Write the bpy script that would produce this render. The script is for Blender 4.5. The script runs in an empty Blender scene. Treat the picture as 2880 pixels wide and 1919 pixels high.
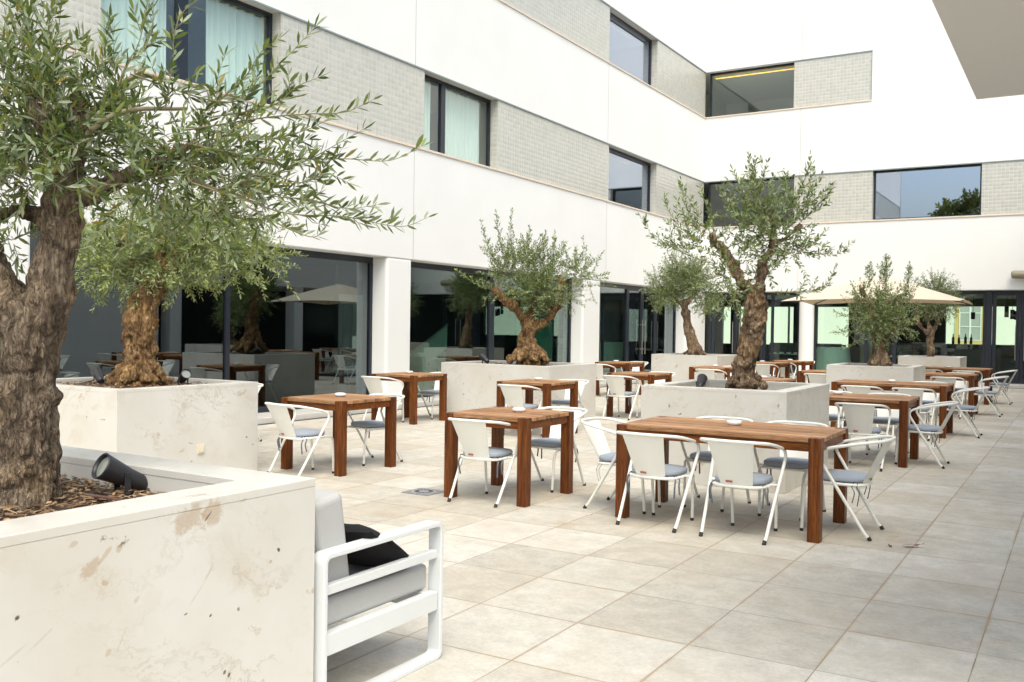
import bpy, bmesh, math, random
import numpy as np
from mathutils import Vector, Matrix, noise
PI = math.pi
R = math.radians
sc = bpy.context.scene
col = sc.collection

# ------------------------------------------------------------------ camera
SW, SH = 2880.0, 1919.0
FPX, YAW, PIT, ROL, CAMZ = 2633.59, -0.5472, -0.0155, 0.0141, 1.5
fw = Vector((math.sin(YAW)*math.cos(PIT), math.cos(YAW)*math.cos(PIT), math.sin(PIT)))
r0 = Vector((math.cos(YAW), -math.sin(YAW), 0))
u0 = r0.cross(fw)
rt = r0*math.cos(ROL) + u0*math.sin(ROL)
up = -r0*math.sin(ROL) + u0*math.cos(ROL)
CP = Vector((0, 0, CAMZ))
cam_d = bpy.data.cameras.new('camera')
cam_d.sensor_fit = 'HORIZONTAL'
cam_d.sensor_width = 36
cam_d.lens = 36*FPX/SW
cam_d.clip_start = 0.05
cam_d.clip_end = 500
cam = bpy.data.objects.new('camera', cam_d)
col.objects.link(cam)
cam.matrix_world = Matrix(((rt.x, up.x, -fw.x, 0), (rt.y, up.y, -fw.y, 0), (rt.z, up.z, -fw.z, CAMZ), (0, 0, 0, 1)))
sc.camera = cam

# ------------------------------------------------------------------ world, sun, exposure
SUN_EL, SUN_AZ = 60, 140
world = bpy.data.worlds.new('World')
sc.world = world
world.use_nodes = True
wn = world.node_tree.nodes
bg = wn['Background']
sky = wn.new('ShaderNodeTexSky')
sky.sky_type = 'NISHITA'
sky.sun_disc = False
sky.sun_elevation = R(SUN_EL)
sky.sun_rotation = R(SUN_AZ)
sky.air_density = 1.0
sky.dust_density = 6.0
sky.ozone_density = 0.6
bg.inputs['Strength'].default_value = 0.15
world.node_tree.links.new(sky.outputs[0], bg.inputs['Color'])
sun_d = bpy.data.lights.new('sun', 'SUN')
sun_d.energy = 0.5
sun_d.angle = R(40)
sun_d.color = (1.0, 0.93, 0.84)
sun = bpy.data.objects.new('sun', sun_d)
col.objects.link(sun)
sd = Vector((math.sin(R(SUN_AZ))*math.cos(R(SUN_EL)), math.cos(R(SUN_AZ))*math.cos(R(SUN_EL)), math.sin(R(SUN_EL))))
sun.rotation_euler = sd.to_track_quat('Z', 'Y').to_euler()
sun.location = (0, 0, 30)
vs = sc.view_settings
vs.view_transform = 'Standard'
vs.look = 'None'
vs.gamma = 1
vs.use_curve_mapping = False
vs.exposure = 0.93
vs.use_white_balance = True
vs.white_balance_temperature = 6230
vs.white_balance_tint = 2
sc.render.engine = 'CYCLES'
sc.cycles.max_bounces = 12
sc.cycles.transparent_max_bounces = 24
sc.cycles.diffuse_bounces = 5
sc.cycles.glossy_bounces = 5
sc.cycles.sample_clamp_indirect = 8

# ------------------------------------------------------------------ pixel (2353 wide view) -> point
K = SW/2353.0
def ray(px, py):
    return fw + rt*((px*K-SW/2)/FPX) - up*((py*K-SH/2)/FPX)
def at(px, py, dep):
    return CP + ray(px, py)*dep
def on_x(px, py, X):
    d = ray(px, py); return CP + d*(X/d.x)
def on_y(px, py, Y):
    d = ray(px, py); return CP + d*(Y/d.y)
def on_z(px, py, Z):
    d = ray(px, py); return CP + d*((Z-CAMZ)/d.z)
def dep_of(x, y):
    return Vector((x, y, 0)).dot(Vector((fw.x, fw.y, 0)))

# ------------------------------------------------------------------ object helpers
class MB:
    def __init__(s): s.v = []; s.f = []; s.m = []; s.sm = []
    def add(s, vs_, fs, mi=0, smooth=False):
        o = len(s.v); s.v += [tuple(v) for v in vs_]
        for f in fs:
            s.f.append(tuple(i+o for i in f)); s.m.append(mi); s.sm.append(smooth)
    def box(s, x0, y0, z0, x1, y1, z1, mi=0, M=None):
        p = [Vector(c) for c in ((x0,y0,z0),(x1,y0,z0),(x1,y1,z0),(x0,y1,z0),(x0,y0,z1),(x1,y0,z1),(x1,y1,z1),(x0,y1,z1))]
        if M: p = [M @ q for q in p]
        s.add(p, [(0,3,2,1),(4,5,6,7),(0,1,5,4),(1,2,6,5),(2,3,7,6),(3,0,4,7)], mi)
        return s
    def tube(s, pts, r, n=8, mi=0, caps=True):
        pts = [Vector(p) for p in pts]
        rs = r if isinstance(r, (list, tuple)) else [r]*len(pts)
        t0 = (pts[1]-pts[0]).normalized()
        a = Vector((0,0,1)) if abs(t0.z) < .9 else Vector((1,0,0))
        nrm = t0.cross(a).normalized()
        rings = []
        for i, p in enumerate(pts):
            if i == 0: t = t0
            elif i == len(pts)-1: t = (pts[i]-pts[i-1]).normalized()
            else:
                t = (pts[i+1]-pts[i]).normalized() + (pts[i]-pts[i-1]).normalized()
                t = t.normalized() if t.length > 1e-6 else (pts[i]-pts[i-1]).normalized()
            nrm = (nrm - t*nrm.dot(t))
            nrm = nrm.normalized() if nrm.length > 1e-6 else t.orthogonal().normalized()
            b = t.cross(nrm)
            rings.append([p + (nrm*math.cos(2*PI*k/n) + b*math.sin(2*PI*k/n))*rs[i] for k in range(n)])
        vs_ = [v for ring in rings for v in ring]
        fs = []
        for i in range(len(pts)-1):
            for k in range(n):
                k2 = (k+1) % n
                fs.append((i*n+k, i*n+k2, (i+1)*n+k2, (i+1)*n+k))
        s.add(vs_, fs, mi, True)
        if caps:
            s.add(rings[0], [tuple(range(n-1,-1,-1))], mi)
            s.add(rings[-1], [tuple(range(n))], mi)
        return s
    def lathe(s, prof, c=(0,0,0), n=20, mi=0, M=None):
        vs_ = []
        for (r, z) in prof:
            for k in range(n):
                q = Vector((r*math.cos(2*PI*k/n), r*math.sin(2*PI*k/n), z))
                if M: q = M @ q
                vs_.append(q + Vector(c))
        fs = []
        for i in range(len(prof)-1):
            for k in range(n):
                k2 = (k+1) % n
                fs.append((i*n+k, i*n+k2, (i+1)*n+k2, (i+1)*n+k))
        s.add(vs_, fs, mi, True)
        return s
    def build(s, name, mats, parent=None, bevel=0, segs=2, loc=None):
        me = bpy.data.meshes.new(name)
        me.from_pydata(s.v, [], s.f)
        for m in (mats if isinstance(mats, (list, tuple)) else [mats]): me.materials.append(m)
        me.polygons.foreach_set('material_index', s.m)
        me.polygons.foreach_set('use_smooth', s.sm)
        me.update()
        o = bpy.data.objects.new(name, me)
        col.objects.link(o)
        if parent: o.parent = parent
        if loc is not None: o.location = loc
        if bevel:
            b = o.modifiers.new('bevel', 'BEVEL'); b.width = bevel; b.segments = segs; b.limit_method = 'ANGLE'; b.angle_limit = R(40)
        return o

def tag(o, label=None, cat=None, group=None, kind=None):
    if label: o['label'] = label
    if cat: o['category'] = cat
    if group: o['group'] = group
    if kind: o['kind'] = kind
    return o
def thing(name, label, cat, loc=(0,0,0), rz=0, group=None):
    o = bpy.data.objects.new(name, None); col.objects.link(o)
    o.empty_display_size = .2
    o.location = loc; o.rotation_euler = (0, 0, rz)
    return tag(o, label, cat, group)
def dup(root, loc, rz, label, group=None):
    def cp(o, par):
        c = o.copy(); col.objects.link(c)
        if par: c.parent = par
        for ch in list(o.children):
            cp(ch, c)
        return c
    r = cp(root, None)
    r.location = loc; r.rotation_euler = (0, 0, rz); r['label'] = label
    if group: r['group'] = group
    return r

# ------------------------------------------------------------------ materials
def mat(name, base=(.5,.5,.5), rough=.5, metal=0, spec=.5):
    m = bpy.data.materials.new(name); m.use_nodes = True
    b = m.node_tree.nodes['Principled BSDF']
    b.inputs['Base Color'].default_value = (*base, 1)
    b.inputs['Roughness'].default_value = rough
    b.inputs['Metallic'].default_value = metal
    b.inputs['Specular IOR Level'].default_value = spec
    return m
class N:
    """small node-tree writer"""
    def __init__(s, m): s.t = m.node_tree; s.n = s.t.nodes; s.l = s.t.links; s.b = s.n['Principled BSDF']
    def new(s, typ, **kw):
        x = s.n.new('ShaderNode'+typ)
        for k, v in kw.items():
            if k in x.inputs.keys(): pass
            setattr(x, k, v)
        return x
    def lk(s, a, b): s.l.new(a, b)
    def pos(s): return s.new('NewGeometry').outputs['Position']
    def obj(s): return s.new('TexCoord').outputs['Object']
    def mapping(s, vec, scale=(1,1,1), rot=(0,0,0), loc=(0,0,0)):
        x = s.new('Mapping'); s.lk(vec, x.inputs[0]); x.inputs['Scale'].default_value = scale
        x.inputs['Rotation'].default_value = rot; x.inputs['Location'].default_value = loc
        return x.outputs[0]
    def noise(s, vec, scale, detail=4, rough=.55, dist=0, out=0):
        x = s.new('TexNoise'); s.lk(vec, x.inputs['Vector']); x.inputs['Scale'].default_value = scale
        x.inputs['Detail'].default_value = detail; x.inputs['Roughness'].default_value = rough; x.inputs['Distortion'].default_value = dist
        return x.outputs[out]
    def ramp(s, fac, stops, interp='LINEAR'):
        x = s.new('ValToRGB'); s.lk(fac, x.inputs[0]); e = x.color_ramp.elements
        x.color_ramp.interpolation = interp
        while len(e) < len(stops): e.new(.5)
        for i, (p, c) in enumerate(stops):
            e[i].position = p; e[i].color = (*c, 1) if len(c) == 3 else c
        return x.outputs[0]
    def mix(s, fac, a, b, typ='MIX'):
        x = s.new('Mix'); x.data_type = 'RGBA'; x.blend_type = typ
        for i, v in ((0, fac), (6, a), (7, b)):
            if hasattr(v, 'links'): s.lk(v, x.inputs[i])
            elif isinstance(v, (int, float)): x.inputs[i].default_value = v
            else: x.inputs[i].default_value = (*v, 1)
        return x.outputs[2]
    def math(s, op, a, b=0):
        x = s.new('Math'); x.operation = op
        for i, v in ((0, a), (1, b)):
            if hasattr(v, 'links'): s.lk(v, x.inputs[i])
            else: x.inputs[i].default_value = v
        return x.outputs[0]
    def bump(s, h, strength=.3, dist=.01, nrm=None):
        x = s.new('Bump'); s.lk(h, x.inputs['Height']); x.inputs['Strength'].default_value = strength
        x.inputs['Distance'].default_value = dist
        if nrm: s.lk(nrm, x.inputs['Normal'])
        return x.outputs[0]
    def color(s, c): s.lk(c, s.b.inputs['Base Color'])
    def rough(s, c): s.lk(c, s.b.inputs['Roughness'])
    def normal(s, c): s.lk(c, s.b.inputs['Normal'])
W3 = lambda g: (g, g, g)

def m_stucco():
    m = mat('white_render', (.8,.79,.76), .85, spec=.25); n = N(m); p = n.pos()
    c = n.ramp(n.noise(p, .7, 5), [(.3, (.76,.755,.735)), (.75, (.80,.795,.775))])
    n.color(c); n.normal(n.bump(n.noise(p, 160, 3), .12, .004)); return m
def m_marble(name='cream_marble', warm=0, marks=()):
    m = mat(name, (.7,.65,.55), .34); n = N(m); p = n.pos()
    q = n.mapping(p, (1,1,1), (R(20), R(35), R(10)))
    base = n.ramp(n.noise(q, 1.5, 5, .6), [(.25, (.64,.63,.60)), (.5, (.60,.582,.54)), (.8, (.545,.51,.445))])
    warp = n.new('VectorMath'); warp.operation = 'MULTIPLY_ADD'
    n.lk(n.noise(q, 2.2, 6, .65, 0, 1), warp.inputs[0]); warp.inputs[1].default_value = (.45,.45,.45); n.lk(q, warp.inputs[2])
    wq = n.mapping(warp.outputs[0], (.7, .7, 2.6), (R(38), R(38), 0))
    v = n.noise(wq, 2.2, 7, .62)
    vein = n.ramp(v, [(.490, (0,0,0)), (.502, (1,1,1)), (.516, (0,0,0))])
    msk = n.ramp(n.noise(q, 1.9, 3), [(.46, (0,0,0)), (.66, (1,1,1))])
    c = n.mix(n.math('MULTIPLY', n.math('MULTIPLY', vein, msk), .75), base, (.36,.30,.21))
    cloud = n.ramp(n.noise(wq, 3.4, 5, .6), [(.56, W3(0)), (.70, W3(1))])
    c = n.mix(n.math('MULTIPLY', cloud, .30), c, (.48,.41,.31))
    bl = n.ramp(n.noise(n.mapping(warp.outputs[0], (1.4,1.4,3.6), (R(38), R(38), 0), (3.1,1.7,.4)), 1.9, 6, .6), [(.655, (0,0,0)), (.68, (1,1,1))])
    c = n.mix(n.math('MULTIPLY', bl, .7), c, (.42,.32,.22))
    sp = n.new('TexVoronoi'); n.lk(n.mapping(warp.outputs[0], (.8,.8,1.9), (R(38), R(38), 0)), sp.inputs['Vector']); sp.inputs['Scale'].default_value = 5.5
    d1 = n.ramp(sp.outputs['Distance'], [(.05, (1,1,1)), (.10, (0,0,0))])
    rnd = n.ramp(sp.outputs['Color'], [(.56, (0,0,0)), (.62, (1,1,1))], 'LINEAR')
    spot = n.math('MULTIPLY', d1, rnd)
    c = n.mix(n.math('MULTIPLY', spot, .85), c, (.13,.10,.07))
    # individual ochre inclusions and pits of one slab: (x, y, z, size along, size up, tilt, strength, colour)
    if marks:
        wob = n.math('MULTIPLY', n.math('SUBTRACT', n.noise(p, 34, 5, .75), .5), 2.3)
    for (x_, y_, z_, a_, b__, tl, st_, cc_) in marks:
        mp = n.new('Mapping'); mp.vector_type = 'TEXTURE'; n.lk(p, mp.inputs[0])
        mp.inputs['Location'].default_value = (x_, y_, z_); mp.inputs['Rotation'].default_value = (tl, 0, 0); mp.inputs['Scale'].default_value = (.5, a_, b__)
        ln = n.new('VectorMath'); ln.operation = 'LENGTH'; n.lk(mp.outputs[0], ln.inputs[0])
        mk = n.ramp(n.math('ADD', ln.outputs['Value'], wob), [(.62, W3(1)), (.98, W3(0))])
        c = n.mix(n.math('MULTIPLY', mk, st_), c, cc_)
    n.color(c)
    n.rough(n.ramp(n.noise(q, 8, 3), [(.3, W3(.28)), (.8, W3(.5))]))
    n.normal(n.bump(n.noise(p, 30, 4), .05, .004))
    return m
def m_paving():
    m = mat('terrace_paving', (.5,.45,.38), .8, spec=.3); n = N(m); p = n.pos()
    TB, TA, X0, Y0 = .5906, .6438, -2.1627, 4.8689
    q = n.mapping(p, (1/TB, 1/TA, 1), (0,0,0), (-X0/TB, -Y0/TA, 0))
    br = n.new('TexBrick'); br.offset = 0; br.squash = 1
    n.lk(q, br.inputs['Vector'])
    br.inputs['Scale'].default_value = 1; br.inputs['Brick Width'].default_value = 1; br.inputs['Row Height'].default_value = 1
    br.inputs['Mortar Size'].default_value = .0055; br.inputs['Mortar Smooth'].default_value = .5; br.inputs['Bias'].default_value = 0
    br.inputs['Color1'].default_value = (0,0,0,1); br.inputs['Color2'].default_value = (1,1,1,1); br.inputs['Mortar'].default_value = (.5,.5,.5,1)
    tone = n.ramp(br.outputs['Color'], [(0, (.405,.378,.325)), (.35, (.46,.432,.37)), (.7, (.49,.465,.41)), (1, (.53,.505,.45))])
    grain = n.noise(p, 260, 3, .8)
    c = n.mix(.42, tone, n.ramp(grain, [(.3, W3(.1)), (.7, W3(.92))]), 'OVERLAY')
    c = n.mix(.18, c, n.ramp(n.noise(p, 38, 5, .75), [(.32, W3(.2)), (.68, W3(.82))]), 'OVERLAY')
    c = n.mix(.36, c, n.ramp(n.noise(p, 6, 5, .7), [(.32, W3(.3)), (.68, W3(.7))]), 'OVERLAY')
    c = n.mix(n.math('MULTIPLY', n.ramp(n.noise(p, 1.1, 6, .62), [(.42, W3(0)), (.68, W3(1))]), .42), c, (.44,.36,.26))
    c = n.mix(n.math('MULTIPLY', n.ramp(n.noise(p, 2.3, 6, .65, 1.0), [(.56, W3(0)), (.70, W3(1))]), .28), c, (.62,.60,.56))
    # rust brown stains near a few joints, darker specks
    st = n.ramp(n.noise(p, 1.35, 5, .6, .6), [(.62, W3(0)), (.74, W3(1))])
    c = n.mix(n.math('MULTIPLY', st, .5), c, (.33,.22,.12))
    sp = n.new('TexVoronoi'); n.lk(p, sp.inputs['Vector']); sp.inputs['Scale'].default_value = 4.0
    dk = n.math('MULTIPLY', n.ramp(sp.outputs['Distance'], [(.025, W3(1)), (.06, W3(0))]), n.ramp(sp.outputs['Color'], [(.72, W3(0)), (.8, W3(1))]))
    c = n.mix(n.math('MULTIPLY', dk, .75), c, (.08,.06,.05))
    # joints: dirty brown, patchy
    jm = n.math('MULTIPLY', br.outputs['Fac'], n.ramp(n.noise(p, 2.6, 4, .7), [(.30, W3(.40)), (.58, W3(1))]))
    c = n.mix(jm, c, (.23,.18,.135))
    halo = n.new('TexBrick'); halo.offset = 0; n.lk(q, halo.inputs['Vector'])
    halo.inputs['Scale'].default_value = 1; halo.inputs['Brick Width'].default_value = 1; halo.inputs['Row Height'].default_value = 1
    halo.inputs['Mortar Size'].default_value = .03; halo.inputs['Mortar Smooth'].default_value = 1
    hm = n.math('MULTIPLY', halo.outputs['Fac'], n.ramp(n.noise(p, 1.7, 4, .7), [(.40, W3(0)), (.64, W3(.75))]))
    c = n.mix(hm, c, (.36,.26,.16))
    n.color(c)
    h = n.math('SUBTRACT', n.math('MULTIPLY', n.noise(p, 300, 2), .15), br.outputs['Fac'])
    n.normal(n.bump(h, .5, .006))
    return m
def m_wood(name, c0, c1, c2, rough=.45, axis='x'):
    m = mat(name, c1, rough, spec=.2); n = N(m)
    oi = n.new('ObjectInfo'); v = n.new('VectorMath'); v.operation = 'ADD'
    n.lk(n.obj(), v.inputs[0]); n.lk(oi.outputs['Random'], v.inputs[1])
    sc_ = {'x': (1.2, 16, 16), 'z': (16, 16, 1.0)}[axis]
    q = n.mapping(v.outputs[0], sc_)
    g = n.noise(q, 1.6, 5, .6, .8)
    fine = n.noise(n.mapping(v.outputs[0], tuple(k*4 for k in sc_)), 2.2, 3)
    isl = n.new('NewGeometry').outputs['Random Per Island']
    c = n.ramp(g, [(.28, c0), (.5, c1), (.75, c2)])
    c = n.mix(.55, c, n.ramp(fine, [(.34, W3(.18)), (.66, W3(.80))]), 'OVERLAY')
    c = n.mix(.8, c, n.ramp(isl, [(0, W3(.24)), (1, W3(.72))]), 'OVERLAY')
    n.color(c); n.normal(n.bump(fine, .15, .002)); return m
def m_tile():
    m = mat('glazed_relief_tile', (.45,.44,.40), .16); n = N(m); p = n.pos()
    sx = n.new('SeparateXYZ'); n.lk(p, sx.inputs[0])
    cb = n.new('CombineXYZ'); n.lk(n.math('ADD', sx.outputs[0], sx.outputs[1]), cb.inputs[0]); n.lk(sx.outputs[2], cb.inputs[1])
    br = n.new('TexBrick'); br.offset = 0; n.lk(cb.outputs[0], br.inputs['Vector'])
    br.inputs['Scale'].default_value = 1; br.inputs['Brick Width'].default_value = .102; br.inputs['Row Height'].default_value = .102
    br.inputs['Mortar Size'].default_value = .0045; br.inputs['Mortar Smooth'].default_value = .6
    br.inputs['Color1'].default_value = (0,0,0,1); br.inputs['Color2'].default_value = (1,1,1,1); br.inputs['Mortar'].default_value = (.5,.5,.5,1)
    c = n.ramp(br.outputs['Color'], [(0, (.47,.465,.415)), (1, (.53,.525,.47))])
    c = n.mix(br.outputs['Fac'], c, (.64,.62,.58))
    n.color(c)
    # pillow relief of each tile plus a tilt of its own
    u = n.math('PINGPONG', cb_ := n.math('ADD', sx.outputs[0], sx.outputs[1]), .051)
    w = n.math('PINGPONG', sx.outputs[2], .051)
    pil = n.math('MULTIPLY', n.math('MULTIPLY', u, w), 380)
    h = n.math('ADD', pil, n.math('MULTIPLY', n.noise(p, 11, 2), .7))
    h = n.math('ADD', h, n.math('MULTIPLY', br.outputs['Color'], .5))
    h = n.math('SUBTRACT', h, n.math('MULTIPLY', br.outputs['Fac'], .6))
    n.normal(n.bump(h, .6, .008)); return m
def m_bark(name, dark, mid, light, sc_=1.0):
    m = mat(name, mid, .9, spec=.2); n = N(m); p = n.pos()
    q = n.mapping(p, (1,1,.28)); big = n.noise(q, 14*sc_, 6, .65, 1.2)
    vo = n.new('TexVoronoi'); vo.feature = 'DISTANCE_TO_EDGE'
    w = n.new('VectorMath'); w.operation = 'MULTIPLY_ADD'; n.lk(n.noise(p, 9*sc_, 3, .5, 0, 1), w.inputs[0]); w.inputs[1].default_value = (.06,.06,.06); n.lk(p, w.inputs[2])
    n.lk(n.mapping(w.outputs[0], (1,1,.17)), vo.inputs['Vector']); vo.inputs['Scale'].default_value = 85*sc_
    crack = n.ramp(vo.outputs['Distance'], [(0, W3(0)), (.22, W3(1))])
    strand = n.noise(n.mapping(w.outputs[0], (1,1,.16)), 46*sc_, 4, .6)
    c = n.ramp(n.math('ADD', n.math('MULTIPLY', big, .55), n.math('MULTIPLY', strand, .45)), [(.34, dark), (.5, mid), (.66, light)])
    c = n.mix(n.math('MULTIPLY', n.ramp(n.noise(p, 3.5, 4), [(.5, W3(0)), (.7, W3(1))]), .4), c, tuple(k*1.4 for k in (light[0], light[1]*.86, light[2]*.6)))
    pt_ = n.noise(n.mapping(w.outputs[0], (1,1,.5)), 17, 5, .7, 1.5)
    c = n.mix(n.math('MULTIPLY', n.ramp(pt_, [(.50, W3(0)), (.60, W3(1))]), .62), c, (dark[0]*.7, dark[1]*.7, dark[2]*.7))  # shade of the bump's hollows put into the bark colour
    c = n.mix(n.math('MULTIPLY', n.ramp(pt_, [(.34, W3(1)), (.44, W3(0))]), .45), c, tuple(min(.8, k*1.25) for k in light))  # highlight on the bump's ridges put into the bark colour
    c = n.mix(n.math('MULTIPLY', n.math('SUBTRACT', 1.0, crack), .4), c, (dark[0]*.4, dark[1]*.4, dark[2]*.4))
    n.color(c)
    h = n.math('ADD', n.math('ADD', n.math('ADD', n.math('MULTIPLY', crack, .35), n.math('MULTIPLY', pt_, -1.6)), n.math('MULTIPLY', strand, 1.1)), n.math('MULTIPLY', big, 1.4))
    n.normal(n.bump(h, .95, .014)); return m
def m_leaf(name, a, b, c_, under):
    m = mat(name, a, .42); n = N(m); g = n.new('NewGeometry')
    top = n.ramp(g.outputs['Random Per Island'], [(0, a), (.5, b), (.93, c_), (1, (.35,.24,.03))])
    clump = n.noise(g.outputs['Position'], 2.2, 2)
    top = n.mix(.5, top, n.ramp(clump, [(.35, W3(.36)), (.65, W3(.62))]), 'OVERLAY')
    n.color(n.mix(g.outputs['Backfacing'], top, under))
    n.b.inputs['Subsurface Weight'].default_value = 0
    tr = n.new('BsdfTranslucent'); n.lk(n.mix(.5, top, (.25,.34,.05)), tr.inputs['Color'])
    ms = n.new('MixShader'); ms.inputs[0].default_value = .28
    out = n.n['Material Output']; n.lk(n.b.outputs[0], ms.inputs[1]); n.lk(tr.outputs[0], ms.inputs[2]); n.lk(ms.outputs[0], out.inputs['Surface'])
    return m
def m_glass(name, tint, f0=1.5, boost=0.0, coat=(1,1,1)):
    m = bpy.data.materials.new(name); m.use_nodes = True; t = m.node_tree; t.nodes.remove(t.nodes['Principled BSDF'])
    lw = t.nodes.new('ShaderNodeLayerWeight'); lw.inputs[0].default_value = .5
    pw = t.nodes.new('ShaderNodeMath'); pw.operation = 'POWER'; pw.inputs[1].default_value = 4.2
    t.links.new(lw.outputs['Facing'], pw.inputs[0])
    ad = t.nodes.new('ShaderNodeMath'); ad.operation = 'MULTIPLY_ADD'; ad.use_clamp = True
    r0_ = ((f0-1)/(f0+1))**2+boost; ad.inputs[1].default_value = 1-r0_; ad.inputs[2].default_value = r0_
    t.links.new(pw.outputs[0], ad.inputs[0])
    gl = t.nodes.new('ShaderNodeBsdfGlossy'); gl.inputs['Roughness'].default_value = 0.0; gl.inputs['Color'].default_value = (*coat, 1)
    tr = t.nodes.new('ShaderNodeBsdfTransparent'); tr.inputs[0].default_value = (*tint, 1)
    mx = t.nodes.new('ShaderNodeMixShader'); t.links.new(ad.outputs[0], mx.inputs[0]); t.links.new(tr.outputs[0], mx.inputs[1]); t.links.new(gl.outputs[0], mx.inputs[2])
    t.links.new(mx.outputs[0], t.nodes['Material Output'].inputs['Surface'])
    return m
def m_emit(name, c, s):
    m = mat(name, c, .5); b = m.node_tree.nodes['Principled BSDF']
    b.inputs['Emission Color'].default_value = (*c, 1); b.inputs['Emission Strength'].default_value = s
    return m
def m_fabric(name, base, sc_=900, amt=.18):
    m = mat(name, base, .9, spec=.2); n = N(m); p = n.obj()
    c = n.mix(amt, base, n.ramp(n.noise(p, sc_, 2, .7), [(.3, W3(.15)), (.7, W3(.9))]), 'OVERLAY')
    n.color(c); n.normal(n.bump(n.noise(p, 14, 3), .25, .01)); return m

STUCCO = m_stucco(); MARBLE = m_marble(); PAVING = m_paving()
TEAK_TOP = m_wood('weathered_teak_boards', (.23,.105,.042), (.35,.185,.088), (.51,.32,.185), .5, 'x')
TEAK = m_wood('oiled_teak', (.065,.017,.004), (.135,.040,.008), (.245,.083,.017), .38, 'z')
TEAK_X = m_wood('oiled_teak_rail', (.09,.024,.004), (.17,.050,.009), (.28,.095,.018), .38, 'x')
_n = N(CANVAS_ := m_fabric('cream_parasol_canvas', (.74,.67,.55), 500, .08))
_t = _n.new('BsdfTranslucent'); _t.inputs['Color'].default_value = (.74,.62,.46,1)
_m = _n.new('MixShader'); _m.inputs[0].default_value = .3
_n.lk(_n.b.outputs[0], _m.inputs[1]); _n.lk(_t.outputs[0], _m.inputs[2]); _n.lk(_m.outputs[0], _n.n['Material Output'].inputs['Surface'])
WMET = mat('white_painted_metal', (.78,.775,.72), .35)
WALU = mat('white_aluminium', (.66,.68,.685), .4)
CUSH = m_fabric('grey_canvas', (.31,.345,.40))
CUSHD = m_fabric('dark_grey_tape', (.12,.13,.15))
SOFAC = m_fabric('pale_grey_upholstery', (.42,.42,.415))
BLACKC = m_fabric('black_cushion_cloth', (.012,.011,.012))
RUBBER = mat('black_rubber', (.015,.012,.01), .6)
LABELM = mat('maker_plate', (.36,.12,.09), .5)
FRAME = mat('anthracite_frame', (.014,.018,.028), .32)
STEEL = mat('brushed_steel', (.62,.58,.50), .3, 1)
SILL = mat('beige_stone_sill', (.66,.56,.46), .6)
TILE = m_tile()
JOINT = mat('sealant_joint', (.42,.41,.39), .8)
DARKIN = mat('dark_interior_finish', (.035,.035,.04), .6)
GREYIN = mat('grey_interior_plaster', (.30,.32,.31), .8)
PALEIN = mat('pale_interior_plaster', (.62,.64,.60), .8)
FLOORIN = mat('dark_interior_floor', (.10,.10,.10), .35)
BLIND = mat('slate_blind', (.36,.41,.45), .8)
CURTAIN = mat('sheer_curtain', (.74,.80,.76), .8)
TEALC = mat('teal_curtain', (.13,.29,.23), .8)
GREENSOFA = mat('green_upholstery', (.08,.25,.15), .8)
CERAM = mat('white_ceramic', (.80,.77,.76), .25)
SPOT = mat('black_lamp_housing', (.022,.022,.026), .42)
LENS = mat('lamp_lens', (.26,.28,.25), .12)
SOILD = mat('damp_soil', (.06,.04,.025), .95)
CANVAS = CANVAS_
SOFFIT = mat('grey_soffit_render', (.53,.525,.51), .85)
DRAINM = mat('slot_drain_steel', (.02,.02,.02), .5)
ZINC = mat('galvanised_grate', (.34,.34,.36), .45, .7)
GL_DARK = m_glass('tinted_shopfront_glass', (.40,.47,.48), 1.5, .12, (.88,.96,1))
GL_GREEN = m_glass('green_shopfront_glass', (.62,.74,.69), 1.5, .11, (.92,.98,1))
GL_CLEAR = m_glass('pale_green_glass', (.88,.98,.93), 1.42, .0)
GL_UP = m_glass('upper_window_glass', (.93,.972,.955), 1.5, .03)
GL_SKY = m_glass('reflective_window_glass', (.50,.58,.62), 1.7, .42, (.78,.85,1.0))
LED = m_emit('warm_led_strip', (1.0,.50,.03), 1.3)
BARK1 = m_bark('grey_brown_olive_bark', (.062,.045,.032), (.18,.135,.095), (.37,.295,.21), .8)
BARK2 = m_bark('ochre_olive_bark', (.065,.036,.016), (.22,.13,.06), (.50,.35,.19), .42)
BARK3 = m_bark('tan_olive_bark', (.07,.045,.03), (.22,.155,.10), (.46,.35,.24), .4)
LEAF1 = m_leaf('deep_olive_leaf', (.036,.066,.016), (.105,.150,.032), (.23,.27,.070), (.25,.30,.18))
LEAF2 = m_leaf('yellow_green_olive_leaf', (.09,.15,.028), (.23,.31,.060), (.40,.45,.13), (.33,.38,.20))
LEAF3 = m_leaf('grey_green_olive_leaf', (.042,.078,.018), (.13,.185,.044), (.29,.35,.105), (.27,.33,.18))
TWIG = mat('olive_twig', (.26,.22,.13), .8)

# ------------------------------------------------------------------ ground
g = MB(); g.box(-60, -90, -.5, 60, 90, 0)
ground = g.build('terrace_paving', PAVING); tag(ground, kind='structure')

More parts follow.
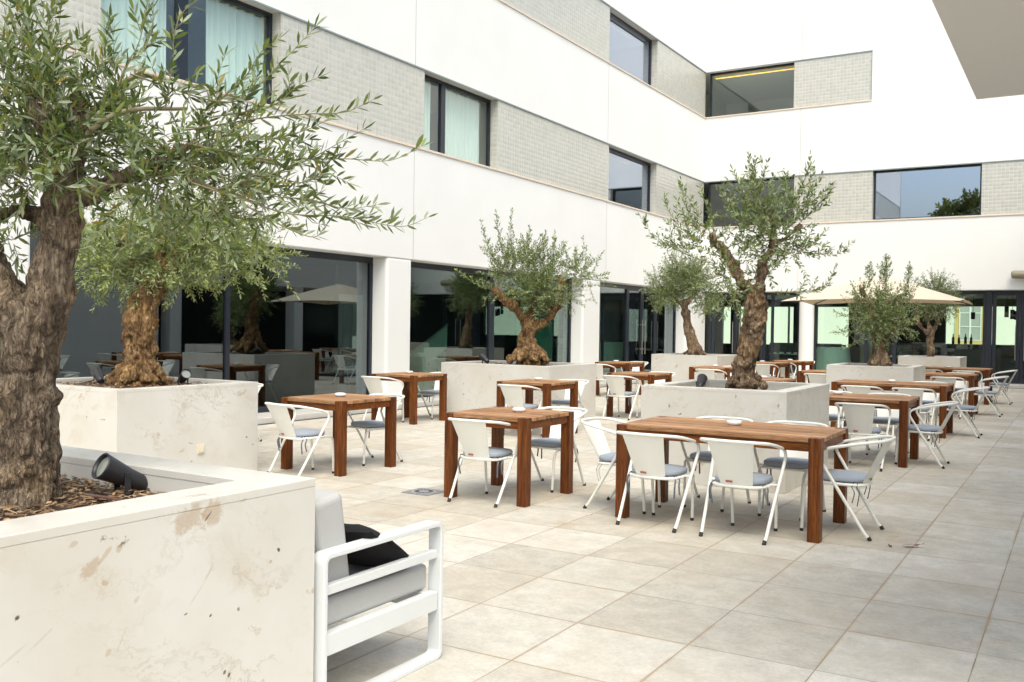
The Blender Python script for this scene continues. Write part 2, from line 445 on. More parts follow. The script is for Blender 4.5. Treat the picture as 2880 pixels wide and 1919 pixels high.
# ------------------------------------------------------------------ hotel building (left wing face X=XF, far wing face Y=YF)
XF, YF = -10.62, 29.34
Z0, Z1, Z2, Z3, Z4, ZT = 2.72, 4.77, 6.30, 8.34, 9.85, 12.6
YS = -8.0          # near end of the left wing
XE = 8.0           # right end of the far wing
GD = .33           # ground glazing set back
WD = .21           # upper windows set back
hotel = thing('hotel_building', 'white rendered L shaped hotel wings with ribbon windows, tile bands and a glazed ground floor', 'building', (XF, YF, 0))
def hp(mb, name, m, parent=None, bevel=0):
    o = mb.build(name, m); o.parent = parent or hotel
    o.matrix_parent_inverse = Matrix.Translation((-XF, -YF, 0)) if not parent else Matrix.Identity(4)
    if bevel:
        b = o.modifiers.new('bevel', 'BEVEL'); b.width = bevel; b.segments = 1; b.limit_method = 'ANGLE'
    return o
w = MB()
T = .45
for (za, zb) in ((Z0, Z1), (Z2, Z3), (Z4, ZT)):
    w.box(XF-T, YS, za, XF, YF+T, zb)
    w.box(XF, YF, za, XE, YF+T, zb)
# white solid wall right of the top storey tile panel
w.box(-5.49, YF+.002, Z3-.0, XE, YF+T, Z4)
hp(w, 'wall', STUCCO)
# structure behind: floors, roof, back walls
b = MB()
for z in (Z0+.02, Z2+.3, Z4+.3, ZT-.25):
    b.box(XF-7, YS, z, XF-T-.002, YF+4.9, z+.22)
    b.box(XF-T, YF+T+.002, z, XE, YF+(T+6.3 if z < Z1 else 4.9), z+.22)
b.box(XF-7.2, YS, Z0+.3, XF-7.002, YF+4.9, ZT)
b.box(XF-7, YF+4.902, Z0+.3, XE, YF+5.1, ZT)
b.box(XF-7, YS-.2, 0, XF-.002, YS-.002, ZT)
b.box(XE+.002, YF, 0, XE+.2, YF+5.1, ZT)
hp(b, 'inner_structure', GREYIN)
# sills
s = MB()
for z in (Z1, Z3):
    s.box(XF-.30, YS, z+.001, XF+.025, YF-.0, z+.045)
    x1 = XE if z == Z1 else -5.49
    s.box(XF+.027, YF-.025, z+.001, x1, YF+.30, z+.045)
hp(s, 'window_sill', SILL, bevel=.006)
# dark trim strips, the thin shadow line above the panels put into their colour
s = MB()
for z in (Z2, Z4):
    s.box(XF-.012, YS, z-.028, XF+.004, YF-.006, z-.001)
    s.box(XF+.006, YF-.004, z-.028, (XE if z == Z2 else -5.49), YF+.012, z-.001)
hp(s, 'lintel_shadow_trim', mat('grey_shadow_trim', (.22,.27,.27), .4))
s = MB()
s.box(-5.505, YF-.003, Z3+.046, -5.491, YF+.015, Z4-.03)
hp(s, 'panel_edge_trim', mat('grey_edge_trim', (.30,.34,.33), .4))
# render joints
j = MB()
for yj in (13.86, 22.06):
    for (za, zb) in ((Z0+.01, Z1), (Z2, Z3), (Z4, ZT-.01)):
        if yj > 20 or za > Z0+.5 or True:
            j.box(XF+.0005, yj, za, XF+.002, yj+.012, zb)
for (za, zb) in ((Z0+.01, Z1), (Z2, Z3), (Z4, ZT-.01)):
    j.box(-7.56, YF-.002, za, -7.548, YF-.0005, zb)
j.box(XF+.0005, YS, 12.02, XF+.002, YF-.003, 12.032)
j.box(XF+.003, YF-.002, 12.02, XE, YF-.0005, 12.032)
hp(j, 'render_joint', JOINT)
# tile panels
def tile_l(y0, y1, z0, z1):
    m = MB(); m.box(XF-.30, y0, z0+.046, XF-.02, y1, z1); hp(m, 'tile_panel', TILE)
def tile_r(x0, x1, z0, z1):
    m = MB(); m.box(x0, YF+.02, z0+.046, x1, YF+.30, z1); hp(m, 'tile_panel', TILE)
tile_l(YS, 7.40, Z1, Z2); tile_l(10.50, 14.18, Z1, Z2); tile_l(16.77, 22.19, Z1, Z2); tile_l(25.39, YF+.0, Z1, Z2)
tile_l(YS, 22.12, Z3, Z4); tile_l(25.32, YF+.0, Z3, Z4)
tile_r(-7.73, -5.42, Z1, Z2); tile_r(-2.51, XE, Z1, Z2); tile_r(-7.79, -5.51, Z3, Z4)
# niches (rooms) behind the upper windows, and the windows themselves
def win_l(y0, y1, z0, z1, mull=(), glass=GL_UP, wall=PALEIN, curtain=None, led=False):
    z0 += .046
    xg = XF-WD
    wnd = MB(); fwid = .055
    wnd.box(xg-.07, y0, z1-.07, xg, y1, z1); wnd.box(xg-.07, y0, z0, xg, y1, z0+.05)
    wnd.box(xg-.07, y0, z0+.05, xg, y0+fwid, z1-.07); wnd.box(xg-.07, y1-fwid, z0+.05, xg, y1, z1-.07)
    for (ma, mb_) in mull: wnd.box(xg-.07, ma, z0+.05, xg+.004, mb_, z1-.07)
    f = hp(wnd, 'window', FRAME)
    p = MB(); p.box(xg-.045, y0+fwid, z0+.05, xg-.035, y1-fwid, z1-.07)
    pn = p.build('pane', glass); pn.parent = f
    rv = MB(); rv.box(xg, y0-.001, z1-.004, XF-.014, y1+.001, z1-.001)
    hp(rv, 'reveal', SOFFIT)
    n = MB(); D = 3.2
    n.box(XF-D-.05, y0-.3, z0-.15, XF-D, y1+.3, z1+.02); n.box(XF-D, y0-.35, z0-.15, xg-.1, y0-.3, z1+.02); n.box(XF-D, y1+.3, z0-.15, xg-.1, y1+.35, z1+.02)
    n.box(XF-D, y0-.3, z0-.2, xg-.1, y1+.3, z0-.15); n.box(XF-D, y0-.3, z1-.02, xg-.1, y1+.3, z1+.02)
    r_ = hp(n, 'room', wall)
    if curtain:
        for (ca, cb) in curtain:
            c = MB(); npt = int((cb-ca)/.012)
            vs_ = []; rnd = random.Random(int(ca*100))
            ph = rnd.random()*6
            for i in range(npt+1):
                y = ca+(cb-ca)*i/npt
                x = xg-.15+.03*math.sin(y*34+ph+1.3*math.sin(y*7))+.012*math.sin(y*90)
                vs_ += [(x, y, z0-.1), (x+.012*math.sin(y*20), y, z1-.06)]
            c.add(vs_, [(2*i, 2*i+2, 2*i+3, 2*i+1) for i in range(npt)], 0, True)
            cc = c.build('curtain', CURTAIN); cc.parent = f
    return f
def win_r(x0, x1, z0, z1, glass=GL_UP, wall=PALEIN):
    z0 += .046
    yg = YF+WD; fwid = .055
    wnd = MB()
    wnd.box(x0, yg, z1-.07, x1, yg+.07, z1); wnd.box(x0, yg, z0, x1, yg+.07, z0+.05)
    wnd.box(x0, yg, z0+.05, x0+fwid, yg+.07, z1-.07); wnd.box(x1-fwid, yg, z0+.05, x1, yg+.07, z1-.07)
    f = hp(wnd, 'window', FRAME)
    p = MB(); p.box(x0+fwid, yg+.035, z0+.05, x1-fwid, yg+.045, z1-.07)
    pn = p.build('pane', glass); pn.parent = f
    n = MB(); D = 4.5
    n.box(x0-.9, YF+D, z0-.15, x1+.9, YF+D+.05, z1+.02); n.box(x0-.95, yg+.1, z0-.15, x0-.9, YF+D, z1+.02); n.box(x1+.9, yg+.1, z0-.15, x1+.95, YF+D, z1+.02)
    n.box(x0-.9, yg+.1, z0-.2, x1+.9, YF+D, z0-.15); n.box(x0-.9, yg+.1, z1-.02, x1+.9, YF+D, z1+.02)
    hp(n, 'room', wall)
    return f
win_l(7.40, 10.50, Z1, Z2, ((8.72, 8.90),), GL_UP, PALEIN, ((7.42, 8.65), (9.35, 10.45)))
win_l(14.18, 16.77, Z1, Z2, ((14.98, 15.12),), GL_UP, PALEIN, ((14.25, 14.80), (15.05, 16.60)))
win_l(22.19, 25.39, Z1, Z2, (), GL_SKY, GREYIN)
win_l(22.12, 25.32, Z3, Z4, (), GL_SKY, GREYIN)
win_r(-10.56, -7.73, Z1, Z2, GL_UP, GREYIN)
win_r(-10.56, -7.79, Z3, Z4, GL_UP, PALEIN)
win_r(-5.42, -2.51, Z1, Z2, GL_SKY, DARKIN)
# led strips along the ceilings just inside the end windows
for (a, lab) in (((XF-.50, 22.3, Z4-.15, XF-.47, 24.6, Z4-.135), 'thin yellow light strip inside the small window of the top storey, left wall'),
                 ((XF-.50, 22.3, Z2-.15, XF-.47, 24.6, Z2-.135), 'thin yellow light strip inside the small window of the middle storey, left wall'),
                 ((-10.45, YF+.40, Z4-.145, -7.85, YF+.44, Z4-.125), 'long yellow light strip inside the corner window of the top storey, far wall')):
    m = MB(); m.box(*a); tag(m.build('light_strip', LED, bevel=.004), lab, 'light', 'warm light strips behind the upper windows')

# ---- ground floor, left wing
pr = MB()
def pier(y0, y1, x0=XF-.33-.25):
    m = MB(); m.box(x0, y0, .10, XF-.004, y1, Z0-.001); o = hp(m, 'pier', STUCCO, bevel=.05); o.modifiers['bevel'].segments = 3; return o
pier(YS, 6.50); pier(13.12, 13.84); pier(20.81, 21.78); pier(27.88, YF+.33)
m = MB(); m.box(XF-GD-.4, YS, .001, XF+.27, YF+.4, .095); m.box(XF+.272, YF-.27, .001, XE, YF+GD+.5, .095); hp(m, 'threshold', MARBLE, bevel=.006)
m = MB(); m.box(XF-GD-.45, YS, Z0-.012, XF-.012, YF, Z0-.002); m.box(XF-.010, YF+.012, Z0-.012, XE, YF+GD+.45, Z0-.002); hp(m, 'soffit', STUCCO)
def glazing_l(y0, y1, mulls, glass, zb=.095, zt=Z0-.012):
    xg = XF-GD
    f = MB()
    f.box(xg-.08, y0, zt-.11, xg, y1, zt); f.box(xg-.08, y0, zb, xg, y1, zb+.07)
    ends = [(y0, y0+.07)] + list(mulls) + [(y1-.07, y1)]
    for (a, c) in ends: f.box(xg-.08, a, zb+.07, xg+.002, c, zt-.11)
    fo = hp(f, 'window', FRAME, bevel=.004)
    for i in range(len(ends)-1):
        p = MB(); p.box(xg-.045, ends[i][1], zb+.07, xg-.033, ends[i+1][0], zt-.11)
        po = p.build('pane', glass); po.parent = fo
    return fo
glazing_l(6.5, 13.12, ((9.74, 9.82),), GL_DARK)
glazing_l(13.84, 20.81, ((17.02, 17.22),), GL_GREEN)
glazing_l(21.78, 24.20, (), GL_GREEN)
glazing_l(26.25, 27.88, (), GL_DARK)
def door(parent_face, a, c, handle_at, glass):
    """glazed door leaf with frame, pane and long pull handle; a..c along the wall"""
    f = MB(); zb, zt = .10, Z0-.02
    def bx(mb, p0, p1, z0, z1, d0=0, d1=.07):
        if parent_face == 'l': mb.box(XF-GD-d1, p0, z0, XF-GD-d0, p1, z1)
        else: mb.box(p0, YF+GD+d0, z0, p1, YF+GD+d1, z1)
    bx(f, a, c, zt-.14, zt); bx(f, a, c, zb, zb+.14); bx(f, a, a+.10, zb+.14, zt-.14); bx(f, c-.10, c, zb+.14, zt-.14)
    o = hp(f, 'door', FRAME, bevel=.004)
    p = MB(); bx(p, a+.10, c-.10, zb+.14, zt-.14, .03, .04); po = p.build('pane', glass); po.parent = o
    h = MB()
    if parent_face == 'l':
        x = XF-GD+.06; h.tube([(x, handle_at, .75), (x, handle_at, 1.75)], .014, 8)
        for z in (.9, 1.6): h.tube([(x-.07, handle_at, z), (x, handle_at, z)], .009, 6)
    else:
        y = YF+GD-.06; h.tube([(handle_at, y, .75), (handle_at, y, 1.75)], .014, 8)
        for z in (.9, 1.6): h.tube([(handle_at, y+.07, z), (handle_at, y, z)], .009, 6)
    ho = h.build('handle', STEEL); ho.parent = o
door('l', 24.21, 25.22, 25.12, GL_DARK); door('l', 25.23, 26.24, 25.33, GL_DARK)

# ---- ground floor, far wing
def glazing_r(x0, x1, mulls, glass, zb=.095, zt=Z0-.012):
    yg = YF+GD; f = MB()
    f.box(x0, yg, zt-.11, x1, yg+.08, zt); f.box(x0, yg, zb, x1, yg+.08, zb+.07)
    ends = [(x0, x0+.07)] + list(mulls) + [(x1-.07, x1)]
    for (a, c) in ends: f.box(a, yg-.002, zb+.07, c, yg+.08, zt-.11)
    fo = hp(f, 'window', FRAME, bevel=.004)
    for i in range(len(ends)-1):
        p = MB(); p.box(ends[i][1], yg+.033, zb+.07, ends[i+1][0], yg+.045, zt-.11)
        po = p.build('pane', glass); po.parent = fo
    return fo
m = MB(); m.lathe([(.22, .10), (.22, Z0-.012)], (-7.32, YF+.225, 0), 28); hp(m, 'column', STUCCO)
glazing_r(XF-.2, -10.42, (), GL_CLEAR)
door('r', -10.41, -9.575, -9.68, GL_CLEAR); door('r', -9.555, -8.70, -9.46, GL_CLEAR)
glazing_r(-8.69, -7.55, ((-8.46, -8.38),), GL_CLEAR)
glazing_r(-7.12, -2.36, ((-5.62, -5.52), (-4.83, -4.72)), GL_CLEAR)
m = MB(); m.box(-2.355, YF+GD-.03, .096, -2.20, YF+GD+.09, Z0-.013); hp(m, 'mullion', FRAME)
door('r', -2.19, -1.50, -1.60, GL_CLEAR); door('r', -1.49, -.78, -1.38, GL_CLEAR)
glazing_r(-.77, XE, ((1.4, 1.5), (4.4, 4.5)), GL_CLEAR)
# inside of the ground floor
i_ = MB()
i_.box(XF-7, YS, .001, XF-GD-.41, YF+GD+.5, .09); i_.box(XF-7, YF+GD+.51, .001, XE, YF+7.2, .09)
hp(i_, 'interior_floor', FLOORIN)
YB = 36.0
i_ = MB()
# back wall of the far room with its openings
ops = [(-16.4, -15.4, .95, 2.3), (-12.2, -11.86, .95, 2.4), (-11.6, -10.26, .95, 2.4), (-9.59+.0, -9.41, .95, 2.4), (-10.2, -9.62, .95, 2.4), (-8.54, -7.39, .8, 2.4), (-6.99, -6.75, .95, 2.4), (-4.12, -2.94, .97, 2.42), (-2.68, -1.93, .97, 2.42), (-.9, 1.5, .9, 2.4)]
ops.sort()
xs = XF-7
for (a, c, zb, zt) in ops:
    i_.box(xs, YB, .09, a, YB+.2, Z0); i_.box(a, YB, .09, c, YB+.2, zb); i_.box(a, YB, zt, c, YB+.2, Z0); xs = c
i_.box(xs, YB, .09, XE, YB+.2, Z0)
# end walls, back wall of the left wing
ops2 = [(17.6, 20.4, .3, 2.3)]
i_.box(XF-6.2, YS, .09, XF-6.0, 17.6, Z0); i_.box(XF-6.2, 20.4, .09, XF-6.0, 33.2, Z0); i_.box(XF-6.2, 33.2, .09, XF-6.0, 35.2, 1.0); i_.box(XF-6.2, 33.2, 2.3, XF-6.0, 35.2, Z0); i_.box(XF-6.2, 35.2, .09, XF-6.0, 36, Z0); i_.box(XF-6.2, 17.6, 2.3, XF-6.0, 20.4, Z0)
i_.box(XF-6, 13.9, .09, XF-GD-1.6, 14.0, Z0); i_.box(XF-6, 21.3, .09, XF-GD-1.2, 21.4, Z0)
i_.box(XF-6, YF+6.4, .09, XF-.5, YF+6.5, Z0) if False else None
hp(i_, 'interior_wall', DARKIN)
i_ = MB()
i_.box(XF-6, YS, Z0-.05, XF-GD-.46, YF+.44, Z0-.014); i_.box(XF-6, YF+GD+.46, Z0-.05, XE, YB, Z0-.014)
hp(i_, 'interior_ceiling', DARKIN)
# right column of the far room
m = MB(); m.box(-6.10, YF+2.2, .09, -5.75, YF+2.6, Z0-.05); hp(m, 'interior_column', mat('ochre_grey_column', (.16,.14,.09), .7))
# slate blind behind the first big pane, teal curtain behind the second
m = MB()
vs_ = []; npt = 120
for i in range(npt+1):
    y = 18.9+1.75*i/npt; vs_ += [(XF-GD-.45+.03*math.sin(y*40), y, .1), (XF-GD-.45+.03*math.sin(y*40), y, 2.62)]
m.add(vs_, [(2*i, 2*i+2, 2*i+3, 2*i+1) for i in range(npt)], 0, True)
tag(m.build('curtain', TEALC), 'green curtain hanging behind the glass beside the second white pier', 'curtain')

# ------------------------------------------------------------------ drains
m = MB(); m.box(XF+.275, YS, .001, XF+.345, YF-.35, .006); m.box(XF+.275, YF-.345, .001, XE, YF-.275, .006)
tag(m.build('slot_drain', DRAINM), 'long black slot drain in the paving along the foot of the white building', 'drain')
dr = thing('floor_drain', 'square metal floor drain with a round slotted grate in the paving', 'drain', (-5.03, 6.77, 0))
m = MB(); m.box(-.145, -.145, .001, .145, .145, .006); m.build('plate', ZINC, dr, .002)
m = MB(); m.lathe([(.0, .0085), (.085, .0085), (.115, .007)], n=32); m.build('grate', mat('worn_grate', (.46,.46,.48), .4, .6), dr)
m = MB()
for k in range(18):
    a = 2*PI*k/18; M = Matrix.Rotation(a, 4, 'Z')
    m.box(.05, -.008, .009, .088, .008, .0095, 0, M)
m.build('slot', DRAINM, dr)

# ------------------------------------------------------------------ opposite wing, overhead soffit, building and tree beyond
opp = thing('opposite_wing', 'white wing overhead at the upper right, its pale grey soffit reaching over the terrace', 'building', (0, 0, 0))
m = MB(); m.box(-.50, 2.9, Z0+.02, 3.6, 5.45, 3.2); m.build('canopy_slab', STUCCO, opp)
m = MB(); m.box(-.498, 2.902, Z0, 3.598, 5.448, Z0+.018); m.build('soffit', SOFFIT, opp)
m = MB(); m.box(.5, 5.46, Z0, 12, YF-.02, 6.4); m.build('wall', STUCCO, opp)
m = MB(); m.box(4.2, 5.46, 0, 4.4, YF-.02, Z0-.01); m.build('shopfront', mat('dark_shopfront', (.03,.035,.04), .15), opp)
m = MB(); m.box(.6, 5.5, 0, .9, 17.6, Z0-.004); m.build('side_wall', STUCCO, opp)
m = MB()
for y in (18, 23): m.box(.6, y, 0, 1.0, y+.4, Z0-.005)
m.build('pier', STUCCO, opp)
bk = thing('rendered_house', 'pale cream house wall seen through the glazed ground floor, with one framed window', 'building', (-4, 50, 0))
HW = mat('cream_green_render', (.80,.82,.70), .9); OCH = mat('ochre_window_surround', (.62,.48,.16), .8)
m = MB(); m.box(-26, 0, 0, 24, 3, 4.6); m.build('wall', HW, bk)
p0 = on_y(*((2040+1845/2.8)/K, (700+460/2.8)/K), 50.05); p1 = on_y(*((2040+2015/2.8)/K, (700+725/2.8)/K), 50.05)
x0, x1, zb, zt = p0.x+4, p1.x+4, p1.z, 3.1
m = MB()
for (a, c, d, e) in ((x0-.18, x0-.02, zb-.15, zt+.15), (x1+.02, x1+.18, zb-.15, zt+.15), (x0-.02, x1+.02, zb-.17, zb-.02), (x0-.02, x1+.02, zt+.02, zt+.15)): m.box(a, -.05, d, c, -.001, e)
m.build('window_surround', OCH, bk)
m = MB(); wd = x1-x0
for (a, c) in ((x0, x0+.05), (x0+wd/2-.04, x0+wd/2+.04), (x1-.05, x1)): m.box(a, -.045, zb, c, -.002, zt)
for k in range(4): m.box(x0+.05, -.04, zb+(zt-zb)*k/3-.02+.02, x1-.05, -.003, zb+(zt-zb)*k/3+.04)
wo = m.build('window', mat('white_window_bars', (.8,.8,.78), .5), bk)
m = MB(); m.box(x0+.05, -.02, zb, x1-.05, -.004, zt); m.build('pane', mat('grey_pane', (.40,.44,.38), .2), wo)
# left wing continues past the opening in its back wall: a low garden wall lit by the sky
m = MB(); m.box(XF-11, 10, 0, XF-10.7, 48, 3.2); tag(m.build('garden_wall', HW), 'pale rendered garden wall behind the hotel, seen through the green glass', 'wall')

# wall lamp
lm = thing('wall_lamp', 'beige cylindrical lamp fixed across the far white wall at the right edge', 'lamp', (-1.62, YF, 3.12))
M = Matrix.Rotation(PI/2, 4, 'Y')
m = MB(); m.lathe([(.0, -.10), (.07, -.095), (.105, -.06), (.11, 0), (.11, .55), (.105, .6), (0, .62)], (0, -.16, 0), 24, 0, M); m.build('shade', mat('beige_lamp_metal', (.27,.235,.165), .45), lm)
m = MB(); m.box(.15, -.08, -.05, .4, -.002, .05); m.build('bracket', mat('lamp_bracket', (.40,.36,.28), .4), lm)

# ------------------------------------------------------------------ planters
def planter(label, x0, y0, x1, y1, h, rim=.17, soil=.10, mulch=0, seed=0):
    cx, cy = (x0+x1)/2, (y0+y1)/2
    t = thing('stone_planter', label, 'planter', (cx, cy, 0), 0, 'square cream marble planters')
    a, b = (x1-x0)/2, (y1-y0)/2
    m = MB(); th = rim-.002; zt = h-.03; e_ = .001
    O = [(-a+e_,-b+e_),(a-e_,-b+e_),(a-e_,b-e_),(-a+e_,b-e_)]; Q = [(-a+th,-b+th),(a-th,-b+th),(a-th,b-th),(-a+th,b-th)]
    V = [(x, y, .002) for x, y in O+Q] + [(x, y, zt-.0004) for x, y in O+Q]; F = []
    for k in range(4):
        k2 = (k+1) % 4; F += [(k, k2, 8+k2, 8+k), (4+k2, 4+k, 12+k, 12+k2), (8+k, 8+k2, 12+k2, 12+k), (k2, k, 4+k, 4+k2)]
    m.add(V, F)
    o = m.build('wall', MARBLE, t, .0015)
    m = MB()   # mitred coping, 3 cm thick
    A = [(-a,-b),(a,-b),(a,b),(-a,b)]; I = [(-a+rim,-b+rim),(a-rim,-b+rim),(a-rim,b-rim),(-a+rim,b-rim)]
    for k in range(4):
        k2 = (k+1) % 4; g_ = .0008
        q = [A[k], A[k2], I[k2], I[k]]
        m.add([(x, y, zt) for x, y in q] + [(x, y, h) for x, y in q], [(3,2,1,0),(4,5,6,7),(0,1,5,4),(1,2,6,5),(2,3,7,6),(3,0,4,7)])
    m.build('coping', MARBLE, t, .0022)
    rnd = random.Random(seed)
    m = MB(); n = 26; zs = h-soil
    gx = [-a+rim*.8+(2*a-1.6*rim)*i/n for i in range(n+1)]; gy = [-b+rim*.8+(2*b-1.6*rim)*i/n for i in range(n+1)]
    m.add([(x, y, zs+.02*noise.noise(Vector((x*5, y*5, seed)))) for y in gy for x in gx],
          [(j_*(n+1)+i, j_*(n+1)+i+1, (j_+1)*(n+1)+i+1, (j_+1)*(n+1)+i) for j_ in range(n) for i in range(n)], 0, True)
    for k in range(mulch):
        x = rnd.uniform(-a+rim*.8, a-rim*.8); y = rnd.uniform(-b+rim*.8, b-rim*.8)
        M = Matrix.Translation((x, y, zs+.012+rnd.random()*.018)) @ Matrix.Rotation(rnd.random()*6.3, 4, 'Z') @ Matrix.Rotation(rnd.uniform(-.5,.5), 4, 'X') @ Matrix.Rotation(rnd.uniform(-.4,.4), 4, 'Y')
        l, w_ = rnd.uniform(.008, .026), rnd.uniform(.003, .009)
        m.box(-l, -w_, -.0015, l, w_, .0015, 1, M)
    n_ = mat('bark_chip', (.22,.13,.07), .9); N_ = N(n_)
    N_.color(N_.ramp(N_.new('NewGeometry').outputs['Random Per Island'], [(0, (.08,.045,.025)), (.5, (.20,.12,.06)), (1, (.42,.29,.17))]))
    m.build('soil', [SOILD, n_], t)
    return t
OC, PT = (.40,.30,.20), (.10,.075,.05)
mk_ = []
for (px, py, a_, b__, tl, st_, cc_) in ((435,1192,.075,.040,.5,.62,OC), (488,1180,.055,.040,.9,.60,OC), (478,1188,.030,.005,.8,.9,PT), (208,1306,.040,.020,.7,.6,OC), (243,1275,.035,.008,.8,.5,OC), (274,1262,.014,.012,.5,.6,OC),
        (641,1264,.009,.012,.5,1,PT), (622,1291,.008,.008,0,.7,OC), (41,1420,.016,.012,.9,1,PT), (170,1250,.014,.010,.4,.5,OC), (427,1412,.013,.006,.3,.9,PT), (485,1414,.010,.006,.6,1,PT), (548,1400,.012,.010,1.1,.7,PT),
        (240,1340,.008,.012,1.2,.7,OC), (516,1546,.014,.010,1,.9,PT), (527,1551,.011,.008,1,.9,PT), (316,1376,.018,.008,1,.4,OC), (480,1318,.03,.006,.9,.4,OC), (250,1500,.012,.01,1,.5,OC), (30,1508,.05,.005,.5,.28,OC), (95,1470,.05,.004,.6,.28,OC), (280,1470,.04,.004,1.1,.28,OC), (560,1150,.02,.006,.2,.5,OC), (450,1370,.05,.004,.8,.28,OC)):
    q_ = on_x(px, py, -2.47); k_ = .75 if cc_ is PT else 1.1; mk_.append((q_.x, q_.y, q_.z, a_*k_, b__*k_, tl, st_, cc_))
MARBLE_BASE = MARBLE; MARBLE = m_marble('cream_marble_with_inclusions', 0, mk_)
planter('large cream marble planter filling the lower left corner, with bark chips inside', -4.75, .25, -2.47, 2.64, .915, .20, .11, 5200, 1)
MARBLE = MARBLE_BASE
planter('marble planter with a power socket on its side, second from the left', -8.95, 5.12, -7.10, 6.74, .905, .12, .05, 500, 2)
planter('marble planter in front of the second white pier, under the forked olive', -8.86, 12.35, -6.86, 13.95, .905, .12, .06, 300, 3)
planter('marble planter at the back in front of the far doors, under the ball crowned olive', -8.50, 20.15, -6.93, 21.7, .91, .12, .07, 100, 4)
planter('white veined marble planter right behind the big front table', -3.74, 8.62, -2.30, 10.32, .935, .15, .12, 700, 5)
planter('marble planter in the right row, between two pairs of long tables', -3.66, 16.15, -2.30, 17.5, .935, .14, .08, 100, 6)
planter('farthest marble planter, near the far glass doors', -3.68, 23.4, -2.36, 24.8, .935, .14, .08, 50, 7)
so = thing('power_socket', 'small beige weatherproof socket on the side of the second planter', 'socket', (-7.10, 6.02, .30))
m = MB(); m.box(-.001, -.04, -.045, .012, .04, .045); m.build('plate', mat('beige_plastic', (.62,.56,.42), .4), so, .004)
m = MB(); m.box(.0125, -.03, -.03, .018, .03, .03); m.build('flap', mat('beige_plastic_flap', (.66,.60,.47), .35), so, .003)

# ------------------------------------------------------------------ tables
def make_table(name, label, cat_group, w_, d_, h=.74):
    t = thing(name, label, 'table', (0,0,0), 0, cat_group)
    a, b, L = w_/2, d_/2, .088
    for sx in (-1, 1):
        for sy in (-1, 1):
            m = MB(); m.box(min(sx*a, sx*(a-L)), min(sy*b, sy*(b-L)), 0, max(sx*a, sx*(a-L)), max(sy*b, sy*(b-L)), h-.001)
            m.build('leg', TEAK, t, .004)
    m = MB(); th = .034; gap = .011
    m.box(-a+L+.002, -b+.001, h-th, a-L-.002, -b+L, h); m.box(-a+L+.002, b-L, h-th, a-L-.002, b-.001, h)
    inner = 2*(b-L)-gap; n = max(4, round(inner/.085)); pw = (inner-gap*n)/n
    for k in range(n):
        y = -b+L+gap+k*(pw+gap); m.box(-a+.001, y, h-th+.002, a-.001, y+pw, h-.0005-.0005*(k % 2))
    m.build('tabletop', TEAK_TOP, t, .003)
    m = MB(); r_ = .018
    m.box(-a+L+.001, -b+r_, h-.10, a-L-.001, -b+r_+.03, h-th-.001); m.box(-a+L+.001, b-r_-.03, h-.10, a-L-.001, b-r_, h-th-.001)
    m.box(-a+r_, -b+L+.001, h-.10, -a+r_+.03, b-L-.001, h-th-.001); m.box(a-r_-.03, -b+L+.001, h-.10, a-r_, b-L-.001, h-th-.001)
    m.build('apron', TEAK_X, t, .003)
    return t
GS, GLg = 'square teak tables', 'long teak tables in the right row'
tabs_s = [
 (-4.33, 7.10, 'square teak table nearest the camera, right of the floor drain'),
 (-6.60, 7.40, 'square teak table beside the second planter, left of the floor drain'),
 (-8.98, 11.68, 'square teak table by the first white pier and big window'),
 (-6.51, 11.40, 'square teak table just in front of the forked olive planter'),
 (-6.43, 14.75, 'square teak table right of the forked olive planter, nearer of the two'),
 (-8.83, 19.15, 'square teak table in front of the handled glass door, behind the forked olive planter'),
 (-6.34, 18.38, 'square teak table half hidden by the big olive trunk, before the ball crowned olive planter'),
 (-6.34, 21.98, 'square teak table behind the big olive, before the round white column'),
 (-6.20, 23.72, 'farthest square teak table at the foot of the round white column'),
 (-4.28, 14.60, 'low seen square teak table showing just behind the rim of the big olive planter'),
 (-4.16, 18.25, 'square teak table left of the right row planter, behind the big olive planter'),
 (-9.12, 7.55, 'square teak table hidden behind the second planter beside the window'),
]
proto = None
for (x, y, lab) in tabs_s:
    if proto is None:
        proto = make_table('square_table', lab, GS, .83, .85); proto.location = (x, y, 0)
    else: dup(proto, (x, y, 0), random.Random(int(x*100)).uniform(-.02, .02), lab)
lt = make_table('long_table', 'large teak table in the front, with six white chairs and a bowl ashtray', GLg, 1.58, .90)
lt.location = (-2.345, 7.20, 0)
tabs_l = [(-2.42, 11.52, 'long teak table just behind the big olive planter'),
          (-2.42, 14.95, 'long teak table in front of the right row planter'),
          (-2.43, 19.0, 'long teak table just behind the right row planter'),
          (-2.44, 22.35, 'farthest long teak table, in front of the farthest planter')]
for (x, y, lab) in tabs_l: dup(lt, (x, y, 0), 0, lab)
